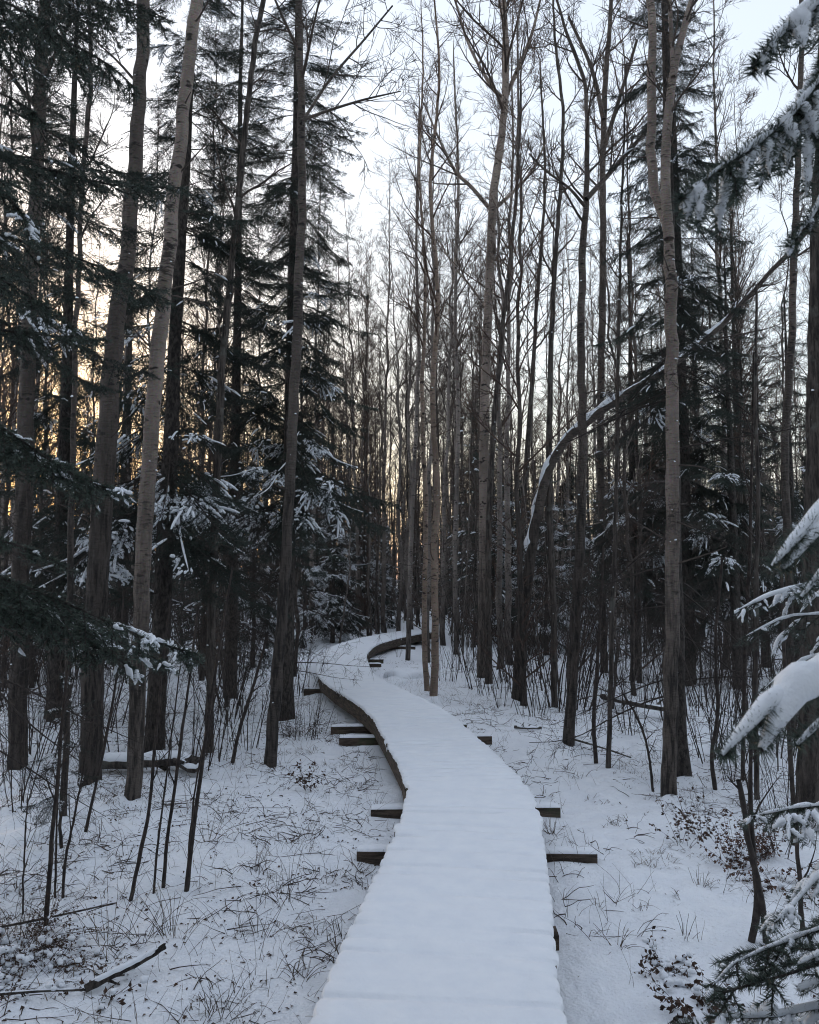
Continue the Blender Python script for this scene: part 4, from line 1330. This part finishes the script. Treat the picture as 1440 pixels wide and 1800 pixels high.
sapling('crooked dark sapling nearest the brush heap at the left', [(80, 1634, 8), (88, 1540, 8), (96, 1420, 7), (106, 1320, 6), (118, 1200, 5), (135, 1060, 4)], 701, twigs=9)
sapling('leaning dark sapling left of the row of bare saplings', [(228, 1572, 7), (248, 1500, 7), (262, 1420, 6), (272, 1300, 5), (284, 1180, 4), (300, 1050, 3)], 702)
sapling('thinnest straight sapling in the row of bare saplings', [(270, 1560, 4), (278, 1480, 4), (290, 1390, 3), (302, 1290, 3), (318, 1170, 2)], 703)
sapling('dark sapling in the middle of the row of bare saplings', [(287, 1552, 7), (293, 1480, 6), (305, 1390, 6), (318, 1290, 5), (332, 1200, 4), (350, 1060, 3)], 704)
sapling('thickest dark sapling at the right end of the row of bare saplings', [(327, 1560, 9), (335, 1500, 8), (345, 1420, 7), (358, 1330, 7), (370, 1240, 6), (392, 1110, 4), (410, 1000, 3)], 705)
sapling('thin sapling crossing close beside the thickest dark sapling', [(329, 1545, 4), (334, 1460, 4), (345, 1370, 3), (372, 1250, 3), (400, 1150, 2)], 706)
sapling('slanting dark stem between the tan trunk and the slim dark trunk', [(408, 1336, 7), (420, 1290, 6), (435, 1240, 6), (450, 1190, 5), (470, 1110, 4)], 707)
sapling('thin stem beside the crooked dark sapling', [(110, 1563, 5), (118, 1500, 5), (130, 1440, 4), (142, 1380, 3), (160, 1270, 2)], 708)
sapling('short thin stem left of the crooked dark sapling', [(40, 1592, 3), (46, 1500, 3), (52, 1400, 2)], 709, twigs=4)
sapling('thin stem behind the crooked dark sapling', [(98, 1562, 4), (100, 1500, 4), (103, 1420, 3), (108, 1300, 2)], 710, twigs=5)
sapling('dark stem right of the thin straight brown pole', [(150, 1450, 6), (168, 1380, 5), (185, 1300, 5), (205, 1180, 4), (215, 1040, 3)], 711)
sapling('crossing dark stem of the forked sapling at the right', [(1348, 1648, 11), (1340, 1600, 11), (1322, 1510, 11), (1310, 1440, 10), (1297, 1372, 9)], 712, twigs=3)
sapling('rough broken stem of the forked sapling at the right', [(1318, 1648, 13), (1332, 1590, 12), (1327, 1500, 10), (1322, 1400, 8), (1326, 1250, 6), (1335, 1100, 5)], 713, twigs=6)
sapling('tall brown stem before the hanging snowy boughs at the right', [(1330, 1395, 9), (1327, 1200, 9), (1330, 1000, 8), (1332, 850, 7), (1327, 700, 6), (1330, 500, 4)], 714, twigs=10, mat_=M_SCALY, tl=0.5)
sapling('thin stem beside the tall brown stem at the right', [(1305, 1370, 7), (1310, 1180, 7), (1318, 980, 6), (1322, 800, 5), (1326, 620, 4)], 715, twigs=10, tl=0.5)
sapling('slim sapling standing right of the pencil thin pole', [(1048, 1334, 7), (1044, 1270, 7), (1050, 1180, 6), (1056, 1080, 5), (1062, 960, 4)], 716, twigs=8)
sapling('whippy stem at the foot of the large double topped trunk', [(1148, 1378, 5), (1140, 1320, 4), (1120, 1260, 4), (1095, 1220, 3)], 717, twigs=5)
sapling('dark stems left of the broad furrowed trunk', [(1395, 1480, 9), (1392, 1400, 8), (1386, 1300, 8), (1376, 1150, 6), (1370, 1000, 5)], 718, twigs=8)
sapling('slim stem at the right edge below the broad furrowed trunk', [(1412, 1640, 9), (1408, 1560, 8), (1402, 1480, 7), (1398, 1400, 6)], 719, twigs=3)
sapling('thin stem near the foot of the tangled shrub', [(1258, 1378, 8), (1252, 1330, 7), (1262, 1250, 6), (1258, 1130, 5), (1270, 980, 4)], 720, twigs=8)


# ------------------------------------------------------------------ things lying on the snow
def log_thing(name, label, pts, r0, r1, seed, snow=0.9, bark=None, k=10):
    """a stick or log on the ground: plan px points -> wood + snow along its top"""
    g = G(seed)
    P = np.array([onz(x, y, z) for x, y, z in pts])
    loc = np.array([P[0, 0], P[0, 1], 0.0])
    C = spline(P - loc, 16)
    R = np.linspace(r0, r1, 16) * (1 + g.normal(0, 0.05, 16))
    root = thing(name, label, 'log' if r0 > 0.03 else 'stick', loc)
    ch = [trunk_chunk(C, R, g, k, rough=0.07)]
    t = g.uniform(0.15, 0.9, 3)
    p, T, r = sample(C[None], R[None], np.zeros(3, int), t)
    ch.append((*tubes(grow(p, side_dirs(T, np.full(3, 0.9), g), np.full(3, r0 * 4), 4, 0.1, 0, g), taper(np.full(3, r0 * 0.4), 4, 0.5), 5), 0))
    link('wood', build('wood', ch, [bark or M_SCALY]), root)
    if snow:
        e = np.clip(np.minimum(np.arange(16), 15 - np.arange(16)) / 2, 0.1, 1) * (0.85 + 0.25 * g.random(16))
        link('snow', build('snow', [(*tubes((C + np.array([0, 0, 1.0]) * (R * 0.45)[:, None])[None], (R * snow * e)[None], 8), 0)], [M_SNOW_TREE]), root)
    return root


log_thing('fallen_branch', 'snow topped broken branch lying aslant in the weeds at the lower left', [(150, 1738, 0.02), (200, 1712, 0.05), (245, 1690, 0.07), (290, 1663, 0.11)], 0.022, 0.018, 801)
log_thing('fallen_log', 'snow covered fallen log behind the foot of the smooth tan trunk', [(150, 1338, 0.06), (230, 1340, 0.08), (300, 1335, 0.09), (350, 1342, 0.07)], 0.085, 0.065, 802, snow=1.0)
log_thing('fallen_log', 'thin snowy log lying right of the boardwalk beyond the fourth bearer', [(905, 1278, 0.02), (930, 1280, 0.03), (952, 1279, 0.03)], 0.022, 0.014, 803)
log_thing('fallen_log', 'dark fallen pole resting in the thicket behind the large double topped trunk', [(1060, 1225, 0.1), (1130, 1240, 0.2), (1190, 1250, 0.12)], 0.05, 0.035, 805, snow=0.9)
log_thing('fallen_branch', 'thin fallen stick crossing the snow right of the forked trunk', [(1010, 1300, 0.05), (1060, 1315, 0.12), (1110, 1332, 0.05)], 0.012, 0.006, 806, snow=0)
log_thing('fallen_branch', 'long thin stick lying across the weeds at the left', [(0, 1630, 0.05), (90, 1612, 0.08), (205, 1587, 0.05)], 0.007, 0.004, 807, snow=0)
log_thing('fallen_branch', 'stick under the brush heap at the lower left corner', [(-30, 1750, 0.04), (70, 1742, 0.05), (150, 1740, 0.02)], 0.009, 0.005, 808, snow=0.8)
log_thing('fallen_log', 'short dark log with snow beneath the slim dark trunk', [(300, 1330, 0.05), (335, 1352, 0.06), (352, 1346, 0.05)], 0.045, 0.04, 809)


def mound(label, px, py, r, seed, name='snow_mound'):
    g = G(seed)
    p = onz(px, py, 0.0)
    n, k = 9, 18
    th = np.linspace(0.02, pi * 0.5, n)
    a = np.arange(k) * 2 * pi / k
    X = np.outer(np.sin(th), np.cos(a))
    Y = np.outer(np.sin(th), np.sin(a))
    Z = np.outer(np.cos(th), np.ones(k)) * 0.55
    f = 1 + 0.28 * vnoise(X * 2.3 + seed, Y * 2.3 + Z)
    V = np.stack([X * f, Y * f, Z * f - 0.03], -1) * r
    i = (np.arange(n - 1) * k)[:, None]
    j = np.arange(k)[None]
    F = np.stack([i + j, i + k + j, i + k + (j + 1) % k, i + (j + 1) % k], -1).reshape(-1, 4)
    o = link(name, build(name, [(V.reshape(-1, 3), F, 0)], [M_SNOW_TREE]), None, (p[0], p[1], float(ground_z(p[0], p[1])) - 0.02))
    return tag(o, label, 'snow mound')


mound('snow capped stump mound right of the far boardwalk bend', 715, 1190, 0.42, 811)
mound('rounded snow mound at the foot of the pink birches', 762, 1232, 0.16, 812)
mound('low snow hummock between the far bend and the pink birches', 690, 1203, 0.3, 813)
mound('snow hummock beside the brush heap', 95, 1675, 0.10, 814)


def plant_mesh(seed, n, h, spread, leaf, leaf_size, droop=0.0, arch=0.05, stem_r=0.0018):
    """dead herb: arching stems with curled leaves"""
    g = G(seed)
    a = g.uniform(0, 2 * pi, n)
    base = np.column_stack([np.cos(a), np.sin(a), np.zeros(n)]) * (np.sqrt(g.random(n)) * spread * 0.4)[:, None]
    base[:, 2] = -0.03
    D = np.column_stack([np.cos(a) * spread, np.sin(a) * spread, np.full(n, h)]) + g.normal(0, 0.25 * h, (n, 3))
    L = h * g.uniform(0.5, 1.2, n)
    P = grow(base, D, L, 8, 0.07, -arch, g)
    P[:, :, 2] = np.maximum(P[:, :, 2], -0.02)
    ch = [(*tubes(P, taper(np.full(n, stem_r), 8, 0.5), 3), 0)]
    if leaf:
        idx = np.repeat(np.arange(n), leaf)
        p, T, _ = sample(P, np.zeros(P.shape[:2]), idx, g.uniform(0.15, 1.0, len(idx)))
        D = side_dirs(T, g.normal(0.9, 0.3, len(idx)), g)
        D[:, 2] -= droop
        D = unit(D)
        S = unit(np.cross(D, g.standard_normal(D.shape)))
        N = np.cross(D, S)
        l = leaf_size * g.uniform(0.6, 1.3, len(idx))[:, None]
        V = np.stack([p, p + D * l * 0.5 + S * l * 0.3 + N * l * 0.12, p + D * l + N * l * g.uniform(-.3, .3, l.shape), p + D * l * 0.5 - S * l * 0.3 + N * l * 0.12], 1).reshape(-1, 3)
        k = np.arange(len(idx))[:, None] * 4
        ch.append((V, np.concatenate([k + [0, 1, 2], k + [0, 2, 3]]), 1))
    return ch


def plant(name, label, cat, px, py, chunks, mats, scale=1.0, dz=0.0, snowcaps=0, seed=0, group=None):
    p = onz(px, py, 0.0)
    loc = (p[0], p[1], float(ground_z(p[0], p[1])) + dz)
    root = thing(name, label, cat, loc, random.uniform(0, 6.28), group, scale)
    stems = [c for c in chunks if c[2] == 0]
    leaves = [(a, b, 0) for a, b, c in chunks if c == 1]
    link('stems', build('stems', stems, [mats[0]]), root)['kind'] = 'stuff'
    if leaves:
        link('leaves', build('leaves', leaves, [mats[1]], False), root)['kind'] = 'stuff'
    if snowcaps:
        g = G(seed + 9)
        V = np.concatenate([c[0] for c in chunks])
        pick = V[g.integers(0, len(V), snowcaps)]
        link('snow', build('snow', [snow_blob(q + np.array([0, 0, 0.004]), g.uniform(0.01, 0.028), g) for q in pick], [M_SNOW_TREE]), root)['kind'] = 'stuff'
    return root


plant('dead_fern', 'rust brown dead fern clump beside the forked sapling', 'fern', 1298, 1520, plant_mesh(821, 34, 0.42, 0.09, 18, 0.024, 0.6, 0.06), [M_WEED, M_RUST], 1.0, snowcaps=20, seed=1)
plant('dead_fern', 'second rusty fern clump behind the forked sapling stems', 'fern', 1338, 1500, plant_mesh(822, 28, 0.40, 0.09, 16, 0.024, 0.6, 0.06), [M_WEED, M_RUST], 1.0, snowcaps=12, seed=2)
plant('dead_fern', 'low rusty leaves spilling over snow right of the forked sapling', 'fern', 1375, 1560, plant_mesh(823, 30, 0.26, 0.28, 16, 0.022, 0.4, 0.2), [M_WEED, M_RUST], 1.0, snowcaps=22, seed=3)
plant('dead_plant', 'dark withered plant with curled leaves near the large double topped trunk', 'plant', 1200, 1478, plant_mesh(824, 9, 0.42, 0.12, 14, 0.032, 0.6, 0.06), [M_WEED, M_LEAF])
plant('dead_plant', 'withered plant with hanging leaves between the trunk and the rusty fern', 'plant', 1236, 1460, plant_mesh(825, 9, 0.45, 0.14, 13, 0.032, 0.6, 0.06), [M_WEED, M_LEAF])
plant('dead_plant', 'snow dusted withered tuft in the lower right, left of the young spruce', 'plant', 1165, 1700, plant_mesh(826, 16, 0.20, 0.14, 12, 0.028, 0.4, 0.12), [M_WEED, M_LEAF], snowcaps=26, seed=4)
plant('dead_plant', 'withered tuft half buried below the snow dusted tuft', 'plant', 1192, 1725, plant_mesh(827, 14, 0.16, 0.14, 12, 0.028, 0.4, 0.16), [M_WEED, M_LEAF], snowcaps=24, seed=5)
plant('dead_plant', 'dark withered leaves at the foot of the young spruce in the corner', 'plant', 1225, 1778, plant_mesh(828, 22, 0.24, 0.16, 14, 0.03, 0.4, 0.12), [M_WEED, M_LEAF], snowcaps=10, seed=6)
plant('brush_heap', 'brown heap of dead brush under snow at the left edge', 'brush heap', 25, 1668, plant_mesh(829, 150, 0.40, 0.36, 16, 0.016, 0.5, 0.16), [M_WEED, M_LEAF], snowcaps=110, seed=7)
plant('brush_heap', 'front part of the dead brush heap, snow speckled and sagging', 'brush heap', 68, 1712, plant_mesh(830, 120, 0.30, 0.32, 16, 0.016, 0.5, 0.22), [M_WEED, M_LEAF], snowcaps=110, seed=8)
plant('dead_plant', 'dark root tuft under the broken branch at the lower left', 'plant', 192, 1742, plant_mesh(831, 30, 0.16, 0.16, 6, 0.03, 0.3, 0.14), [M_WEED, M_LEAF], snowcaps=14, seed=9)
plant('dead_plant', 'brown weed with curled leaves in the snow beside the slim dark trunk', 'plant', 545, 1388, plant_mesh(832, 10, 0.42, 0.14, 12, 0.035, 0.5, 0.08), [M_WEED, M_LEAF])
plant('dead_plant', 'round brown bush of fine twigs at the left bulge of the boardwalk', 'plant', 528, 1288, plant_mesh(833, 60, 0.45, 0.4, 4, 0.02, 0.3, 0.06), [M_WEED, M_LEAF])

# stiff stalk tufts that stand out on the snow
TUFTS = [(525, 1722, 13, 0.20, 'stiff dark stalk tuft at the boardwalk edge, lower left'), (386, 1782, 16, 0.26, 'fan of stiff dead stalks at the bottom, left of the boardwalk'), (352, 1790, 9, 0.2, 'crossed dead stalks left of the stalk fan at the bottom'),
         (498, 1580, 14, 0.34, 'tall upright tan stalk tuft midway between saplings and boardwalk'), (458, 1640, 8, 0.30, 'two thin upright stalks in the snow left of the boardwalk'), (606, 1640, 8, 0.16, 'short twigs sticking out at the left boardwalk edge'),
         (555, 1635, 7, 0.16, 'bent dark stalks just left of the short twigs at the edge'), (448, 1535, 12, 0.22, 'reddish stalk tuft between the row of saplings and the boardwalk'), (305, 1640, 16, 0.36, 'thin straggling stalks above the broken branch'),
         (250, 1650, 12, 0.38, 'tall pale stalks between crooked sapling and broken branch'), (190, 1650, 10, 0.36, 'single tall stalks left of the broken branch'), (660, 1420, 12, 0.18, 'grass tuft against the left bearer'),
         (625, 1520, 10, 0.16, 'grass tuft bent over the nearest left bearer'), (540, 1470, 10, 0.2, 'dark stalks on the left bank in line with the near bearers'), (365, 1475, 14, 0.3, 'seed head stalks right of the row of saplings'),
         (400, 1440, 12, 0.3, 'seed head stalks below the slim dark trunk'), (1050, 1590, 7, 0.12, 'small dark stalks right of the boardwalk below the near bearer'), (1130, 1600, 10, 0.10, 'flattened green blades lying on the snow at the right'),
         (1085, 1665, 12, 0.16, 'twiggy tuft on open snow at the right'), (1205, 1650, 8, 0.16, 'dark stalks before the young spruce at the right'), (970, 1465, 16, 0.16, 'drooping blades by the right boardwalk edge'),
         (1110, 1640, 4, 0.3, 'lone stalks standing in open snow at the right'), (1080, 1450, 12, 0.12, 'short grass right of the second bearer'), (918, 1378, 14, 0.12, 'grass fringe along the right boardwalk edge'),
         (960, 1395, 8, 0.14, 'little tuft right of the grass fringe'), (1000, 1350, 8, 0.14, 'little tuft below the forked trunk'), (1230, 1560, 10, 0.14, 'dark tuft in snow left of the forked sapling')]
for q, (px, py, n, h, lab) in enumerate(TUFTS):
    plant('stalk_tuft', lab, 'stalks', px, py, plant_mesh(850 + q, n, h, h * 0.45, 0, 0.02, 0, 0.05 + 0.1 * (q % 3 == 0), 0.0022), [M_WEED if q % 2 else M_GRASS, M_LEAF], group='stalk tufts in the snow')

# ------------------------------------------------------------------ grass, litter (nobody could count it)
g = G(900)
N = 11000
y = 3.4 + 14 * g.random(N) ** 0.8
x = g.uniform(-0.52, 0.52, N) * y
clump = 0.45 + 0.4 * vnoise(x * 1.1 + 40, y * 1.1) + 0.5 * vnoise(x * 4.3, y * 4.3)
keep = (path_dist(x, y) > 0.56) & (clump > 0.42 + 0.18 * (x > 0.4) + 0.12 * (y < 4.5))
x, y = x[keep], y[keep]
B = len(x)
h = g.uniform(0.05, 0.30, B) * (0.6 + 0.8 * g.random(B))
a = g.uniform(0, 2 * pi, B)
D = np.column_stack([np.cos(a) * g.uniform(0.1, 0.9, B), np.sin(a) * g.uniform(0.1, 0.9, B), np.ones(B)])
P = grow(np.column_stack([x, y, ground_z(x, y) - 0.02]), D, h, 5, 0.16, -0.16, g)
P[:, :, 2] = np.maximum(P[:, :, 2], ground_z(P[:, :, 0], P[:, :, 1]) - 0.015)
half = g.random(B) < 0.45
R = taper(g.uniform(0.0009, 0.0021, B), 5, 0.35)
gr = link('dry_grass', build('dry_grass', [(*tubes(P[half], R[half], 3), 0), (*tubes(P[~half], R[~half], 3), 1)], [M_GRASS, M_WEED]))
tag(gr, 'dead grass blades poking through the snow', 'grass', kind='stuff')

N = 24000
y = 3.3 + 17 * g.random(N) ** 0.75
x = g.uniform(-0.53, 0.53, N) * y
keep = (path_dist(x, y) > 0.6) & (0.5 + 0.5 * vnoise(x * 0.8 + 11, y * 0.8 + 2) + 0.45 * vnoise(x * 2.7, y * 2.7) + 0.3 * vnoise(x * 8.1, y * 8.1) > 0.60 + 0.05 * (x > 0.4))
x, y = x[keep], y[keep]
B = len(x)
z = ground_z(x, y)
a = g.uniform(0, 2 * pi, B)
s = g.uniform(0.004, 0.016, B)
D = np.column_stack([np.cos(a), np.sin(a), g.normal(0.1, 0.3, B)]) * s[:, None]
S = np.column_stack([-np.sin(a), np.cos(a), g.normal(0, 0.4, B)]) * (s * g.uniform(0.25, 0.7, B))[:, None]
p = np.column_stack([x, y, z + 0.003])
up = np.column_stack([np.zeros(B), np.zeros(B), s * g.uniform(0.1, 0.7, B)])
V = np.stack([p - D, p + S + up, p + D, p - S + up], 1).reshape(-1, 3)
k = np.arange(B)[:, None] * 4
ll = link('leaf_litter', build('leaf_litter', [(V, np.concatenate([k + [0, 1, 2], k + [0, 2, 3]]), 0)], [M_LEAF], False))
tag(ll, 'scattered dead leaves and bits lying on the snow', 'leaf litter', kind='stuff')

N = 1700
y = 3.6 + 15 * g.random(N) ** 0.8
x = g.uniform(-0.52, 0.52, N) * y
keep = (path_dist(x, y) > 0.75) & (0.5 + 0.5 * vnoise(x * 0.8 + 11, y * 0.8 + 2) > 0.4)
x, y = x[keep], y[keep]
B = len(x)
a = g.uniform(0, 2 * pi, B)
P = grow(np.column_stack([x, y, ground_z(x, y) + 0.004]), np.column_stack([np.cos(a), np.sin(a), g.uniform(0, 0.25, B)]), g.uniform(0.08, 0.45, B), 5, 0.12, -0.03, g)
P[:, :, 2] = np.maximum(P[:, :, 2], ground_z(P[:, :, 0], P[:, :, 1]) + 0.001)
tw = link('twig_litter', build('twig_litter', [(*tubes(P, taper(g.uniform(0.0012, 0.0035, B), 5, 0.4), 4), 0)], [M_WEED]))
tag(tw, 'thin fallen twigs strewn over the snow', 'twigs', kind='stuff')

N = 9500
y = 3.5 + 9.5 * g.random(N) ** 0.8
x = g.uniform(-0.52, 0.52, N) * y
c = 0.45 + 0.4 * vnoise(x * 1.9 + 21, y * 1.9 + 5) + 0.45 * vnoise(x * 5.5, y * 5.5)
keep = (path_dist(x, y) > 0.6) & (c > 0.60 + 0.07 * (x > 0.4))
x, y = x[keep], y[keep]
B = len(x)
a = g.uniform(0, 2 * pi, B)
P = grow(np.column_stack([x, y, ground_z(x, y) - 0.01]), np.column_stack([np.cos(a), np.sin(a), g.uniform(0.1, 1.6, B)]), g.uniform(0.06, 0.26, B), 6, 0.2, -0.22, g)
P[:, :, 2] = np.maximum(P[:, :, 2], ground_z(P[:, :, 0], P[:, :, 1]) + 0.001)
wd = link('dead_weeds', build('dead_weeds', [(*tubes(P, taper(g.uniform(0.0018, 0.0042, B), 6, 0.4), 4), 0)], [M_WEED]))
tag(wd, 'dark bent weeds matted in clumps on the snow', 'weeds', kind='stuff')

# short matted stubble showing through where the snow is thin
N = 60000
y = 3.4 + 12 * g.random(N) ** 0.85
x = g.uniform(-0.53, 0.53, N) * y
c = 0.42 * vnoise(x * 0.75 + 33, y * 0.75 + 8) + 0.42 * vnoise(x * 2.4 + 3, y * 2.4) + 0.38 * vnoise(x * 6.5, y * 6.5)
keep = (path_dist(x, y) > 0.58) & (c > 0.20 + 0.12 * (x > 0.4))
x, y = x[keep], y[keep]
B = len(x)
a, l = g.uniform(0, 2 * pi, B), g.uniform(0.02, 0.10, B)
rise = g.uniform(0.05, 0.9, B)
D = np.column_stack([np.cos(a), np.sin(a), rise]) * l[:, None]
S = np.column_stack([-np.sin(a), np.cos(a), np.zeros(B)]) * g.uniform(0.0012, 0.0028, B)[:, None]
p = np.column_stack([x, y, ground_z(x, y) + 0.001])
tip = p + D * np.array([1, 1, 0.6]) + np.array([0, 0, 0.002])
V = np.stack([p - S, p + S, p + D * 0.55 + S * 0.7, tip, p + D * 0.55 - S * 0.7], 1).reshape(-1, 3)
k = np.arange(B)[:, None] * 5
h2 = g.random(B) < 0.5
F = np.concatenate([np.concatenate([k[m] + [0, 1, 2], k[m] + [0, 2, 4], k[m] + [4, 2, 3]]) for m in (h2, ~h2)])
nb = int(h2.sum()) * 3
me = build('grass_stubble', [(V, F, 0)], [M_GRASS, M_WEED], False)
mi = np.zeros(len(F), np.int32)
mi[nb:] = 1
me.polygons.foreach_set('material_index', mi)
tag(link('grass_stubble', me), 'matted brown grass stubble where the snow is thin', 'grass', kind='stuff')
